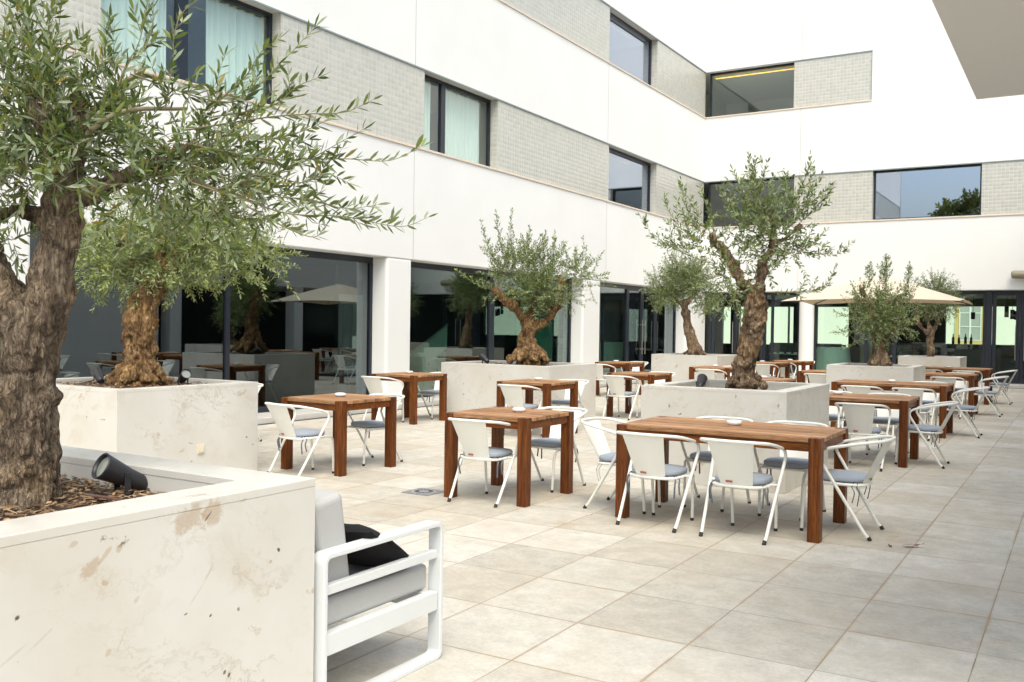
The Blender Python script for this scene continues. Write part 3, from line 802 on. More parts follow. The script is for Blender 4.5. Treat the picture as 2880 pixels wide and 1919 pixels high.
# ashtrays
m = MB(); m.lathe([(0, .0), (.042, 0), (.056, .008), (.060, .022), (.055, .034), (.046, .036), (.044, .026), (.038, .014), (0, .012)], n=28)
a0 = m.build('ashtray', CERAM)
ash = [(-2.36, 7.30, 'white ceramic ashtray on the large front table'), (-4.28, 7.16, 'white ceramic ashtray on the nearest square table'),
 (-6.65, 7.46, 'white ceramic ashtray on the square table beside the second planter'), (-9.05, 11.76, 'white ashtray on the square table by the first white pier'),
 (-6.63, 11.62, 'white ashtray on the square table in front of the forked olive planter'), (-6.57, 14.92, 'white ashtray on the nearer table right of the forked olive planter'),
 (-8.95, 19.2, 'small white ashtray on the table before the handled glass door'), (-6.41, 18.55, 'small white ashtray on the table before the ball crowned olive planter'),
 (-2.50, 11.66, 'white ashtray on the long table behind the big olive planter'), (-2.45, 15.08, 'white ashtray on the long table before the right row planter'),
 (-2.46, 22.2, 'small pale ashtray on the farthest long table'), (-6.49, 22.1, 'small white ashtray on the table behind the big olive, before the column'),
 (-6.31, 23.9, 'small white ashtray on the farthest square table by the column'), (-4.29, 14.7, 'small white ashtray on the table behind the rim of the big olive planter')]
for i, (x, y, lab) in enumerate(ash):
    o = a0 if i == 0 else a0.copy()
    if i: col.objects.link(o)
    o.location = (x, y, .7405); tag(o, lab, 'ashtray', 'white ashtrays on the tables')

# ------------------------------------------------------------------ bistro chairs
def crom(P, n=6):
    P = [Vector(p) for p in P]; Q = [2*P[0]-P[1]] + P + [2*P[-1]-P[-2]]; out = []
    for i in range(1, len(Q)-2):
        for k in range(n):
            t = k/n; a, b, c, d = Q[i-1], Q[i], Q[i+1], Q[i+2]
            out.append(.5*((2*b)+(-a+c)*t+(2*a-5*b+4*c-d)*t*t+(-a+3*b-3*c+d)*t**3))
    out.append(P[-1]); return out
def make_chair(label):
    t = thing('bistro_chair', label, 'chair', (0,0,0), 0, 'white metal bistro armchairs')
    rr = .0125
    half = [(0,-.155,.716), (.10,-.150,.716), (.19,-.115,.713), (.245,-.045,.704), (.262,.06,.685), (.266,.16,.664), (.268,.235,.645), (.270,.285,.618), (.270,.298,.575), (.268,.282,.538)]
    left = [(-x, y, z) for x, y, z in half[::-1]][:-1]
    m = MB(); m.tube(crom(left+half, 4), rr, 9, 0, False); m.build('arm_rail', WMET, t)
    for s_ in (-1, 1):
        m = MB(); m.tube([(s_*.268, .282, .538), (s_*.262, .235, .46), (s_*.249, .14, .305), (s_*.235, -.02, .045), (s_*.232, -.048, .018)], rr, 9)
        l = m.build('leg', WMET, t)
        m = MB(); m.tube([(s_*.2325, -.044, .026), (s_*.231, -.060, .001)], .0145, 9); m.build('foot_cap', RUBBER, l)
        m = MB(); m.tube([(s_*.196, .19, .383), (s_*.256, .19, .388)], .009, 7); m.build('bracket', WMET, t)
        m = MB(); m.tube(crom([(s_*.192, .33, .383), (s_*.186, .385, .378), (s_*.178, .418, .35), (s_*.172, .428, .30), (s_*.168, .440, .12), (s_*.165, .445, .018)], 3), rr*.95, 9)
        l = m.build('leg', WMET, t)
        m = MB(); m.tube([(s_*.165, .445, .022), (s_*.165, .445, .0)], .0142, 9); m.build('foot_cap', RUBBER, l)
    ring = [(-.192,.33,.383), (-.198,.22,.383), (-.200,.12,.382), (-.175,.045,.380), (-.10,.006,.378), (0,-.004,.378)]
    ring = ring + [(-x, y, z) for x, y, z in ring[-2::-1]]
    m = MB(); m.tube(crom(ring, 4), rr*.9, 8, 0, False); m.tube([(-.19,.34,.383), (.19,.34,.383)], rr*.8, 7); m.build('seat_frame', WMET, t)
    # pressed sheet backrest, tapering to the seat, wrapped round the back
    m = MB(); nu, nv = 10, 8
    for side in (0, 1):
        vs_ = []
        for j_ in range(nv+1):
            v = j_/nv; hw = .118+(.168-.118)*v; z = .385+(.706-.385)*v; yc = -.002+(-.150)*v
            for i in range(nu+1):
                u = -1+2*i/nu; x = u*hw; y = yc + .032*u*u*(1-.2*v) + (.0 if side else -.003)
                vs_.append((x, y, z))
        fs = [(j_*(nu+1)+i, j_*(nu+1)+i+1, (j_+1)*(nu+1)+i+1, (j_+1)*(nu+1)+i) for j_ in range(nv) for i in range(nu)]
        if side: fs = [f[::-1] for f in fs]
        m.add(vs_, fs, 0, True)
    bk_ = m.build('backrest', WMET, t)
    m = MB(); m.box(-.055, -.0085, .408, -.005, -.0065, .424, 0, Matrix.Translation((-.01,-.013,0)) @ Matrix.Translation((-.03,0,.416)) @ Matrix.Rotation(R(13), 4, 'X') @ Matrix.Translation((.03,0,-.416))); m.build('label_plate', LABELM, bk_)
    m = MB(); vs_ = []; nn = 24
    def sq(a, s): return (s*math.copysign(abs(math.cos(a))**.6, math.cos(a)), s*math.copysign(abs(math.sin(a))**.6, math.sin(a)))
    rings = [(0, .393), (.97, .393)]
    m.add([(sq(2*PI*k/nn, .185)[0], .185+sq(2*PI*k/nn, .175)[1], .392) for k in range(nn)], [tuple(range(nn))]); m.build('seat', WMET, t)
    m = MB(); prof = [(.90, .396), (.985, .400), (1.0, .412), (1.0, .424), (.975, .433), (.90, .438), (.5, .444), (.02, .446)]
    vs_ = [(sq(2*PI*k/nn, .192*s_)[0], .190+sq(2*PI*k/nn, .185*s_)[1], z) for s_, z in prof for k in range(nn)]
    m.add(vs_, [(i*nn+k, i*nn+(k+1) % nn, (i+1)*nn+(k+1) % nn, (i+1)*nn+k) for i in range(len(prof)-1) for k in range(nn)], 0, True)
    m.add([(sq(2*PI*k/nn, .192*.9)[0], .190+sq(2*PI*k/nn, .185*.9)[1], .396) for k in range(nn)], [tuple(range(nn-1,-1,-1))])
    cu = m.build('cushion', CUSH, t)
    for s_ in (-1, 1):
        m = MB()
        for (dx, dy, l) in ((.0, .0, .17), (.02, .03, .145)):
            pts = crom([(s_*.17+s_*.01, .045+dy, .40), (s_*.19+s_*dx, .05+dy, .37), (s_*(.195+dx), .03+dy, .33), (s_*(.185+dx*1.5), .045+dy, .40-l)], 4)
            for a, b in zip(pts[:-1], pts[1:]):
                wv = Vector((.005, .004, 0)); m.add([a-wv, a+wv, b+wv, b-wv], [(0,1,2,3)])
                m.add([a-wv+Vector((0,.001,0)), b-wv+Vector((0,.001,0)), b+wv+Vector((0,.001,0)), a+wv+Vector((0,.001,0))], [(0,1,2,3)])
        m.build('tie', CUSHD, cu)
    return t
FN, FS, FE, FW_ = 0, PI, -PI/2, PI/2     # facing +Y, -Y, +X, -X
# (x, y of the midpoint between the rear feet, facing, label)
chairs = [
 (-4.35, 6.53, FN+.02, 'white chair with its back to the camera at the nearest square table'),
 (-4.24, 7.94, FS, 'white chair on the far side of the nearest square table'),
 (-2.77, 6.50, FN-.06, 'left of the two white chairs with backs to the camera at the large front table'),
 (-2.10, 6.49, FN, 'right of the two white chairs with backs to the camera at the large front table'),
 (-2.665, 7.98, FS, 'left white chair on the far side of the large front table'),
 (-2.035, 7.98, FS, 'right white chair on the far side of the large front table, by the planter corner'),
 (-3.50, 7.17, FE, 'white chair at the left end of the large front table'),
 (-1.27, 7.28, FW_, 'white chair at the right end of the large front table'),
 (-6.64, 6.62, FN-.15, 'white chair with its back to the camera at the table beside the second planter'),
 (-6.58, 8.16, FS-.12, 'white chair on the far side of the table beside the second planter'),
 (-9.07, 10.93, FN, 'white chair on the near side of the table by the first white pier'),
 (-9.00, 12.58, FS, 'white chair on the far side of the table by the first white pier'),
 (-6.50, 10.72, FN, 'white chair on the near side of the table before the forked olive planter'),
 (-6.42, 12.32, FS, 'white chair tucked between the table and the forked olive planter'),
 (-6.51, 13.98, FN+.03, 'white chair with its back to the camera right of the forked olive planter'),
 (-6.42, 15.72, FS, 'white chair on the far side of the table right of the forked olive planter'),
 (-8.92, 18.18, FN, 'white chair on the near side of the table before the handled glass door'),
 (-8.80, 20.10, FS, 'white chair on the far side of the table before the handled glass door'),
 (-6.25, 17.62, FN, 'white chair on the near side of the table before the ball crowned olive planter'),
 (-6.30, 19.35, FS, 'white chair on the far side of the table before the ball crowned olive planter'),
 (-6.20, 21.20, FN, 'white chair right of the big olive trunk at the table before the column'),
 (-6.25, 22.85, FN, 'white chair at the farthest square table, below the round column'),
 (-6.15, 24.75, FS, 'white chair behind the farthest square table at the column'),
 (-4.10, 17.45, FN, 'white chair at the table left of the right row planter'),
 (-9.09, 8.46, FS, 'white chair peeping out behind the right edge of the second planter'),
 (-2.05, 10.62, FN+.05, 'white chair with its back to the camera at the long table beyond the big olive'),
 (-2.78, 10.66, FN, 'white chair half hidden by the big olive planter at the long table behind it'),
 (-2.05, 12.46, FS, 'right white chair on the far side of the long table behind the big olive planter'),
 (-2.75, 12.46, FS, 'left white chair on the far side of the long table behind the big olive planter'),
 (-1.28, 11.50, FW_, 'white chair at the right end of the long table behind the big olive planter'),
 (-2.02, 14.02, FN, 'right white chair on the near side of the long table before the right row planter'),
 (-2.72, 14.05, FN, 'left white chair on the near side of the long table before the right row planter'),
 (-2.03, 15.92, FS, 'white chair on the far side of the long table before the right row planter'),
 (-1.235, 15.06, FW_, 'white chair at the right end of the long table before the right row planter'),
 (-2.03, 17.98, FN, 'white chair on the near side of the long table behind the right row planter'),
 (-2.03, 19.95, FS, 'white chair on the far side of the long table behind the right row planter'),
 (-1.235, 19.12, FW_, 'white chair at the right end of the long table behind the right row planter'),
 (-2.04, 21.35, FN, 'right white chair on the near side of the farthest long table'),
 (-2.78, 21.40, FN, 'left white chair on the near side of the farthest long table'),
 (-1.27, 22.50, FW_, 'white chair at the right end of the farthest long table'),
]
chair0 = None
for i, (x, y, rz, lab) in enumerate(chairs):
    off = Matrix.Rotation(rz, 4, 'Z') @ Vector((0, .055, 0))
    if chair0 is None:
        chair0 = make_chair(lab); chair0.location = (x+off.x, y+off.y, 0); chair0.rotation_euler = (0, 0, rz)
    else: dup(chair0, (x+off.x, y+off.y, 0), rz + random.Random(i).uniform(-.025, .025), lab)

# ------------------------------------------------------------------ lounge armchair beside the first planter
lc = thing('lounge_armchair', 'white aluminium lounge armchair with pale grey cushions behind the front planter', 'armchair', (-2.44, 2.66, 0))
def arm_frame(x):
    m = MB(); y0, y1, h, th, w_ = .0, .78, .622, .026, .070
    def arc(cy, cz, a0, a1, r): return [(cy+r*math.cos(a0+(a1-a0)*k/6), cz+r*math.sin(a0+(a1-a0)*k/6)) for k in range(7)]
    r = .042
    outer = arc(y0+r, r, PI*1.5, PI, r) + arc(y0+r, h-r, PI, PI/2, r) + arc(y1-r, h-r, PI/2, 0, r) + arc(y1-r, r, 0, -PI/2, r)
    r2 = r-th+.004
    inner = arc(y0+r, r, PI*1.5, PI, r2) + arc(y0+r, h-r, PI, PI/2, r2) + arc(y1-r, h-r, PI/2, 0, r2) + arc(y1-r, r, 0, -PI/2, r2)
    nn = len(outer)
    vs_ = [(x, a, b) for a, b in outer] + [(x-w_, a, b) for a, b in outer] + [(x, a, b) for a, b in inner] + [(x-w_, a, b) for a, b in inner]
    fs = []
    for k in range(nn):
        k2 = (k+1) % nn
        fs += [(k, k2, nn+k2, nn+k), (2*nn+k2, 2*nn+k, 3*nn+k, 3*nn+k2), (k2, k, 2*nn+k, 2*nn+k2), (nn+k, nn+k2, 3*nn+k2, 3*nn+k)]
    m.add(vs_, fs); m.build('arm_frame', WALU, lc, .004)
    m = MB(); m.box(x-w_+.018, y0+th, .455, x-.018, y1-th, .493); m.build('arm_slat', WALU, lc, .003)
arm_frame(0); arm_frame(-.72)
m = MB(); m.box(-.055, .027, .222, -.012, .752, .306); m.box(-.79, .027, .222, -.74, .752, .306); m.box(-.739, .70, .232, -.056, .738, .306); m.box(-.739, .04, .232, -.056, .08, .306)
m.build('seat_rail', WALU, lc, .003)
m = MB(); m.box(-.71, .03, .309, -.062, .748, .425); c = m.build('seat_cushion', SOFAC, lc, .022, 4)
m = MB()
Mr = Matrix.Translation((0, .075, .428)) @ Matrix.Rotation(R(9), 4, 'X')
m.box(-.70, .0, 0, -.065, .165, .385, 0, Mr); m.build('back_cushion', SOFAC, lc, .028, 4)
# black scatter cushion leaning on the back cushion
m = MB(); nn = 18
for side in (1, -1):
    vs_ = []
    for j_ in range(nn+1):
        for i in range(nn+1):
            u, v = -1+2*i/nn, -1+2*j_/nn
            pin = 1-.10*(u*u*v*v)-.05*(1-abs(u))*(1-abs(v))*0
            th_ = .075*((1-u*u)**.55)*((1-v*v)**.55) if abs(u) < 1 and abs(v) < 1 else 0
            vs_.append((u*.20*(1-.08*(1-v*v)), v*.20*(1-.08*(1-u*u)), side*th_*(1+.12*noise.noise(Vector((u*3, v*3, side))))))
    fs = [(j_*(nn+1)+i, j_*(nn+1)+i+1, (j_+1)*(nn+1)+i+1, (j_+1)*(nn+1)+i) for j_ in range(nn) for i in range(nn)]
    if side < 0: fs = [f[::-1] for f in fs]
    m.add(vs_, fs, 0, True)
bc = m.build('scatter_cushion', BLACKC)
bc.location = (-2.66, 3.10, .545); bc.rotation_euler = (R(150), R(-3), R(6))
tag(bc, 'black scatter cushion lying on the pale grey armchair seat', 'cushion')

for k, (x, y, a_, s_, lab) in enumerate(((-.98, 7.02, .5, 1.5, 'curled reddish brown dead leaf on the paving right of the large front table'), (-1.12, 6.95, 2.1, .6, 'tiny brown leaf scrap beside the curled dead leaf'))):
    m = MB(); nl = 8; vs_ = []
    for i in range(nl+1):
        t_ = i/nl; w_ = .016*math.sin(PI*t_)**.7*(1+.3*math.sin(7*t_)); vs_ += [(-.05+.1*t_, -w_, .008+.012*abs(math.sin(5*t_))), (-.05+.1*t_, w_, .006+.010*t_)]
    m.add(vs_, [(2*i, 2*i+2, 2*i+3, 2*i+1) for i in range(nl)], 0, True)
    o = m.build('fallen_leaf', mat('dead_leaf', (.16,.05,.025), .7)); o.location = (x, y, 0); o.rotation_euler = (0, 0, a_); o.scale = (s_, s_, s_)
    tag(o, lab, 'leaf')
# ------------------------------------------------------------------ spot lights in the planters
def make_spot(label, loc, rz, tilt, s=1.0):
    t = thing('garden_spotlight', label, 'spotlight', loc, rz, 'black spotlights in the planters')
    t.scale = (s, s, s)
    M = Matrix.Translation((0, 0, .085)) @ Matrix.Rotation(tilt, 4, 'Y')
    m = MB(); m.lathe([(.0, -.105), (.030, -.105), (.034, -.10), (.038, -.02), (.052, .09), (.054, .10), (.048, .10), (.044, .085)], n=28, M=M); m.build('housing', SPOT, t)
    m = MB(); m.lathe([(0, .084), (.045, .084)], n=28, M=M); m.build('lens', LENS, t)
    m = MB(); m.box(-.012, -.047, 0, .012, -.041, .10); m.box(-.012, .041, 0, .012, .047, .10); m.box(-.02, -.047, -.004, .02, .047, .004)
    m.tube([(0, -.052, .088), (0, .052, .088)], .008, 8); m.build('bracket', SPOT, t)
    return t
sp = make_spot('large black spotlight with a glass lens on the bark chips of the front planter', (-3.235, 2.36, .805), R(-100), R(62), 1.0)
dup(sp, (-8.52, 5.93, .85), R(160), 'black spotlight left of the trunk in the second planter', None)
dup(sp, (-7.75, 6.35, .85), R(-20), 'black spotlight right behind the trunk base in the second planter', None)
dup(sp, (-3.35, 9.25, .86), R(100), 'rounded dark spotlight left of the big olive trunk', None)
dup(sp, (-8.35, 12.85, .88), R(160), 'dark spotlight at the left foot of the forked olive', None)
# irrigation hose in the first planter
m = MB(); m.tube(crom([(-3.35, 2.25, .815), (-3.15, 2.22, .83), (-2.95, 2.2, .835), (-2.72, 2.28, .822)], 6), .008, 8)
tag(m.build('irrigation_hose', mat('brown_hose', (.10,.05,.04), .5)), 'thin brown irrigation hose lying on the bark chips', 'hose')

# ------------------------------------------------------------------ parasol
ux, uy = -3.63, 20.5
pa = thing('garden_parasol', 'large open cream parasol between the two olives of the right row', 'parasol', (ux, uy, 0))
a, b_, zr, za = 1.66, 1.25, 2.10, 2.66
m = MB(); nu = 12
rim = []
cr = [(-a,-b_),(a,-b_),(a,b_),(-a,b_)]
for k in range(4):
    p, q_ = Vector((*cr[k], 0)), Vector((*cr[(k+1) % 4], 0))
    for i in range(8):
        t_ = i/8; v = p.lerp(q_, t_); v.z = zr + .045*(4*t_*(1-t_)); rim.append(v)
rings = []
for s_ in (1, .75, .5, .25, .04):
    rings.append([Vector((v.x*s_, v.y*s_, za-(za-v.z)*(s_**1.08))) for v in rim])
nr = len(rim)
vs_ = [v for r_ in rings for v in r_]
fs = [(i*nr+k, i*nr+(k+1) % nr, (i+1)*nr+(k+1) % nr, (i+1)*nr+k) for i in range(4) for k in range(nr)]
m.add(vs_, fs, 0, False)
m.add([rings[-1][k] for k in range(nr)], [tuple(range(nr))])
ca = m.build('canopy', CANVAS, pa); so_ = ca.modifiers.new('thick', 'SOLIDIFY'); so_.thickness = .006
m = MB()
for (x, y) in cr + [(0,-b_),(a,0),(0,b_),(-a,0)]:
    s_ = .97; m.tube([(0, 0, za-.06), (x*s_, y*s_, zr-.012+(.04 if x == 0 or y == 0 else 0))], .011, 6)
m.build('rib', FRAME, pa)
m = MB(); m.tube([(0, 0, .02), (0, 0, za-.01)], .028, 10); px_ = py_ = 0
m.build('pole', FRAME, pa)
m = MB(); m.box(px_-.4, py_-.4, .001, px_+.4, py_+.4, .07); m.build('base', DARKIN, pa, .01)
#<T>
# ------------------------------------------------------------------ olive trees
def catr(P, n=6):
    """catmull-rom through (x,y,z,r) tuples"""
    P = [np.array(p, float) for p in P]; Q = [2*P[0]-P[1]] + P + [2*P[-1]-P[-2]]; out = []
    for i in range(1, len(Q)-2):
        a, b, c, d = Q[i-1], Q[i], Q[i+1], Q[i+2]
        for k in range(n):
            t = k/n; out.append(.5*((2*b)+(-a+c)*t+(2*a-5*b+4*c-d)*t*t+(-a+3*b-3*c+d)*t**3))
    out.append(P[-1]); return out
def pix(dep, pts):
    """[(px, py, half width in px, extra depth)] -> [(x,y,z,r)]"""
    o = []
    for p in pts:
        d = dep + (p[3] if len(p) > 3 else 0); q = at(p[0], p[1], d)
        o.append((q.x, q.y, q.z, p[2]*d*K/FPX))
    return o
def make_trunk(name, paths, voxel, bark, parent, seed, lump=.35, flute=.12, flare=None, cuts=()):
    rnd = random.Random(seed); m = MB(); bmx = bmesh.new()
    def ball(c, r):
        M = Matrix.Translation(c) @ Matrix.Diagonal((r, r*rnd.uniform(.8, 1.1), r*rnd.uniform(.9, 1.35), 1))
        bmesh.ops.create_icosphere(bmx, subdivisions=2, radius=1, matrix=M)
    for pi, P in enumerate(paths):
        C_ = catr(P, 6)
        m.tube([c[:3] for c in C_], [max(.004, c[3]*(.86+.1*noise.noise(Vector((i*.7, seed, pi))))) for i, c in enumerate(C_)], 12)
        for i, c in enumerate(C_[:-1]):
            if rnd.random() < .75 and c[3] > voxel*2.2:
                a = rnd.random()*6.28; r = c[3]*rnd.uniform(.25, .48)
                rr_ = c[3]*rnd.uniform(.36, .62)
                ball(Vector((c[0]+math.cos(a)*rr_, c[1]+math.sin(a)*rr_, c[2])), r)
    if flare:
        fx, fy, fz, fr, nroot = flare
        for k in range(nroot):
            a = 6.283*k/nroot + rnd.uniform(-.3, .3); l = fr*rnd.uniform(1.25, 1.9)
            pts = [(fx+math.cos(a)*fr*.45, fy+math.sin(a)*fr*.45, fz+fr*.9, fr*.38), (fx+math.cos(a)*l*.62, fy+math.sin(a)*l*.62, fz+fr*.30, fr*.30), (fx+math.cos(a)*l, fy+math.sin(a)*l, fz-fr*.12, fr*.16)]
            C_ = catr(pts, 4); m.tube([c[:3] for c in C_], [c[3] for c in C_], 8)
            ball(Vector(pts[1][:3]), fr*.30)
    me = bpy.data.meshes.new('b'); bmx.to_mesh(me); bmx.free()
    o_ = len(m.v); m.v += [tuple(v.co) for v in me.vertices]
    for p in me.polygons: m.f.append(tuple(i+o_ for i in p.vertices)); m.m.append(0); m.sm.append(True)
    bpy.data.meshes.remove(me)
    o = m.build(name, bark)
    rm = o.modifiers.new('r', 'REMESH'); rm.mode = 'VOXEL'; rm.voxel_size = voxel; rm.use_smooth_shade = True
    sm = o.modifiers.new('s', 'SMOOTH'); sm.iterations = 3; sm.factor = .5
    dg = bpy.context.evaluated_depsgraph_get(); ev = o.evaluated_get(dg)
    nm = bpy.data.meshes.new_from_object(ev); o.modifiers.clear(); old = o.data; o.data = nm; bpy.data.meshes.remove(old)
    n = len(nm.vertices); co = np.empty(n*3); nm.vertices.foreach_get('co', co); co = co.reshape(-1, 3)
    no = np.empty(n*3); nm.vertices.foreach_get('normal', no); no = no.reshape(-1, 3)
    sc_ = flute
    d = np.empty(n)
    for i in range(n):
        x, y, z = co[i]
        v = Vector((x, y, z)); w_ = noise.noise(v*4+Vector((seed, 0, 0)))*.9
        ang = noise.noise(Vector(((x+w_*.05)*sc_, (y+w_*.05)*sc_, z*sc_*.22+seed)))
        rid = 1-abs(ang)*2.2
        big = noise.noise(Vector((x*sc_*.5, y*sc_*.5, z*sc_*.28-seed)))
        fine = noise.noise(Vector((x*sc_*3, y*sc_*3, z*sc_*.9)))
        crk = abs(noise.noise(Vector((x*sc_*2.1, y*sc_*2.1, z*sc_*.30+7))))
        hol = noise.noise(Vector((x*7, y*7, z*3.2+seed*3)))
        kn = noise.noise(Vector((x*sc_*.75, y*sc_*.75, z*sc_*.5+seed)))
        kn2 = noise.noise(Vector((x*sc_*1.6, y*sc_*1.6, z*sc_*1.0-seed)))
        d[i] = rid*.45 + big*.9 + kn*.9 + kn2*.4 + fine*.25 - max(0, .10-crk)*5.5 - max(0, hol-.30)*5.0
    co += no*(d*min(lump*voxel*3.2, .036))[:, None]
    nm.vertices.foreach_set('co', co.ravel()); nm.polygons.foreach_set('use_smooth', [True]*len(nm.polygons)); nm.update()
    nm.materials.clear(); nm.materials.append(bark)
    o.parent = parent
    if parent: o.matrix_parent_inverse = Matrix.Translation(-Vector(parent.location))
    return o
LEAF_T = np.array([(0,0,0), (.25,-.72,.10), (.25,0,-.05), (.25,.72,.10), (.62,-.9,.10), (.62,0,-.04), (.62,.9,.10), (1,0,.0)])
LEAF_F = [(0,1,2), (0,2,3), (1,4,5,2), (2,5,6,3), (4,7,5), (5,7,6)]
LEAF_S = np.array([(0,0,0), (.45,-.9,.06), (.45,.9,.06), (1,0,0)]); LEAF_SF = [(0,1,3,2)]
class Crown:
    def __init__(s, seed, ll, lw, simple=False, step=.021):
        s.r = np.random.RandomState(seed); s.L = []; s.tw = MB(); s.ll = ll; s.lw = lw; s.simple = simple; s.step = step
    def leaf(s, p, d, l=None):
        r = s.r; d = d/np.linalg.norm(d); l = (l or s.ll)*r.uniform(.6, 1.15)
        a = r.normal(size=3); side = np.cross(d, a); side /= np.linalg.norm(side)+1e-9; nz = np.cross(side, d)
        if nz[2] < 0 and r.rand() < .75: nz = -nz; side = -side
        s.L.append((p, d*l, side*s.lw*l*r.uniform(.8, 1.2), nz*s.lw*l, r.uniform(-.12, .12)))
    def twig(s, pts, r0=.0028, skip=0.0, dens=1.0, sub=0, sublen=.16):
        r = s.r; pts = [np.array(p[:3], float) for p in pts]
        n = len(pts); seg = [np.linalg.norm(pts[i+1]-pts[i]) for i in range(n-1)]; tot = sum(seg)
        s.tw.tube([tuple(p) for p in pts], [r0*(1-.75*i/(n-1)) for i in range(n)], 3 if r0 < .006 else 6, 0, False)
        step = s.step/dens; t = tot*skip; k = 0; roll = r.rand()*6
        while t < tot*1.0:
            u = t; i = 0
            while i < n-2 and u > seg[i]: u -= seg[i]; i += 1
            d = (pts[i+1]-pts[i])/max(seg[i], 1e-6); p = pts[i]+d*min(u, seg[i])
            a = np.cross(d, [0.2, .1, 1]); a /= np.linalg.norm(a)+1e-9; b = np.cross(d, a)
            ang = roll + k*1.571
            for sg in (1, -1):
                if r.rand() < .10: continue
                o = (a*math.cos(ang)+b*math.sin(ang))*sg
                dd = d*r.uniform(.55, 1.05)+o*r.uniform(.6, 1.0)+r.normal(size=3)*.16+np.array([0, 0, .12])
                s.leaf(p, dd)
            if sub and t < tot*.88 and r.rand() < sub:
                o = a*math.cos(ang+.8)+b*math.sin(ang+.8); dd = d*.8+o*r.uniform(.5, 1.0)+np.array([0, 0, .25]); dd /= np.linalg.norm(dd)
                l = sublen*r.uniform(.5, 1.2)*(1.15-t/tot)
                s.twig([p, p+dd*l*.5+r.normal(size=3)*l*.04, p+(dd+np.array([0, 0, .15]))*l], r0*.6, .12, dens, 0)
            t += step*r.uniform(.8, 1.25); k += 1
        s.leaf(pts[-1], pts[-1]-pts[-2])
    def cluster(s, c, rad, n, L=.30, upb=.45, out=.8, droop=0, inner=.75, sub=.0):
        r = s.r; c = np.array(c); rad = np.array(rad)
        for _ in range(n):
            v = r.normal(size=3); v /= np.linalg.norm(v); q = v*rad*(r.rand()**.45)*inner
            st = c+q*.75
            d = v*out+np.array([0, 0, upb])+r.normal(size=3)*.45; d /= np.linalg.norm(d)
            l = L*r.uniform(.5, 1.2); n_ = 5; P = [st]; dd = d.copy()
            for i in range(n_-1):
                dd = dd+r.normal(size=3)*.10+np.array([0, 0, -droop*.25]); dd /= np.linalg.norm(dd); P.append(P[-1]+dd*l/(n_-1))
            s.twig(P, .0022, .08, 1, sub)
    def build(s, leafm, parent):
        T, F = (LEAF_S, LEAF_SF) if s.simple else (LEAF_T, LEAF_F); nt = len(T); n = len(s.L)
        P = np.array([l[0] for l in s.L]); D = np.array([l[1] for l in s.L]); S_ = np.array([l[2] for l in s.L]); Z = np.array([l[3] for l in s.L])
        bend = np.array([l[4] for l in s.L])
        V = P[:, None]+D[:, None]*T[None, :, :1]+S_[:, None]*T[None, :, 1:2]*.5+Z[:, None]*(T[None, :, 2:3]+bend[:, None, None]*8*T[None, :, :1]**2*.5)
        V = V.reshape(-1, 3); lv = np.concatenate([np.array(f) for f in F]); ls = [len(f) for f in F]
        loops = (lv[None]+(np.arange(n)*nt)[:, None]).ravel(); tot = np.tile(ls, n)
        tv = np.array(s.tw.v); tf = s.tw.f; off = len(V)
        V = np.concatenate([V, tv]); loops = np.concatenate([loops, np.array([i+off for f in tf for i in f])]); tot2 = np.concatenate([tot, np.array([len(f) for f in tf])])
        start = np.concatenate([[0], np.cumsum(tot2)[:-1]])
        me = bpy.data.meshes.new('crown'); me.vertices.add(len(V)); me.vertices.foreach_set('co', V.ravel())
        me.loops.add(len(loops)); me.loops.foreach_set('vertex_index', loops.astype(np.int32))
        me.polygons.add(len(tot2)); me.polygons.foreach_set('loop_start', start.astype(np.int32))
        mi = np.zeros(len(tot2), np.int32); mi[len(tot):] = 1; me.polygons.foreach_set('material_index', mi)
        me.materials.append(leafm); me.materials.append(TWIG); me.update(calc_edges=True)
        o = bpy.data.objects.new('crown', me); col.objects.link(o); o.parent = parent
        if parent: o.matrix_parent_inverse = Matrix.Translation(-Vector(parent.location))
        print('crown leaves', n, 'twig faces', len(tf)); return o
def smooth_path(dep, pts, n=5):
    return [tuple(c[:3]) for c in catr(pix(dep, [(p[0], p[1], 1, (p[2] if len(p) > 2 else 0)) for p in pts]), n)]
def olive(label, dep, base, limbs, voxel, bark, leafm, seed, ll, lw, clusters, whips, simple=False, flare=None, lump=.5, flute=26, step=.021, branches=()):
    b0 = at(base[0], base[1], dep)
    t = thing('olive_tree', label, 'olive tree', (b0.x, b0.y, b0.z), 0, 'gnarled olive trees in the planters')
    fl = None
    if flare: fl = (b0.x, b0.y, b0.z, flare[0]*dep*K/FPX, flare[1])
    make_trunk('trunk', [pix(dep, l) for l in limbs], voxel, bark, t, seed, lump, flute, fl)
    c = Crown(seed+7, ll, lw, simple, step)
    pm = dep*K/FPX
    for br in branches:
        c.tw.tube([p[:3] for p in catr(pix(dep, br), 5)], [max(.003, p[3]) for p in catr(pix(dep, br), 5)], 6, 0, False)
    for cl in clusters:
        px, py, rx, ry, n = cl[:5]; kw = cl[5] if len(cl) > 5 else {}; dz = kw.pop('dz', 0); rz_ = kw.pop('rd', rx)
        q = at(px, py, dep+dz)
        c.cluster((q.x, q.y, q.z), ((rx+rz_)/2*pm, (rx+rz_)/2*pm, ry*pm), n, **kw)
    for wh in whips:
        pts = wh[0]; kw = wh[1] if len(wh) > 1 else {}
        c.twig(smooth_path(dep, pts, 5), kw.get('r', .004), kw.get('skip', .1), kw.get('dens', 1), kw.get('sub', .25), kw.get('sublen', .14))
    c.build(leafm, t)
    return t
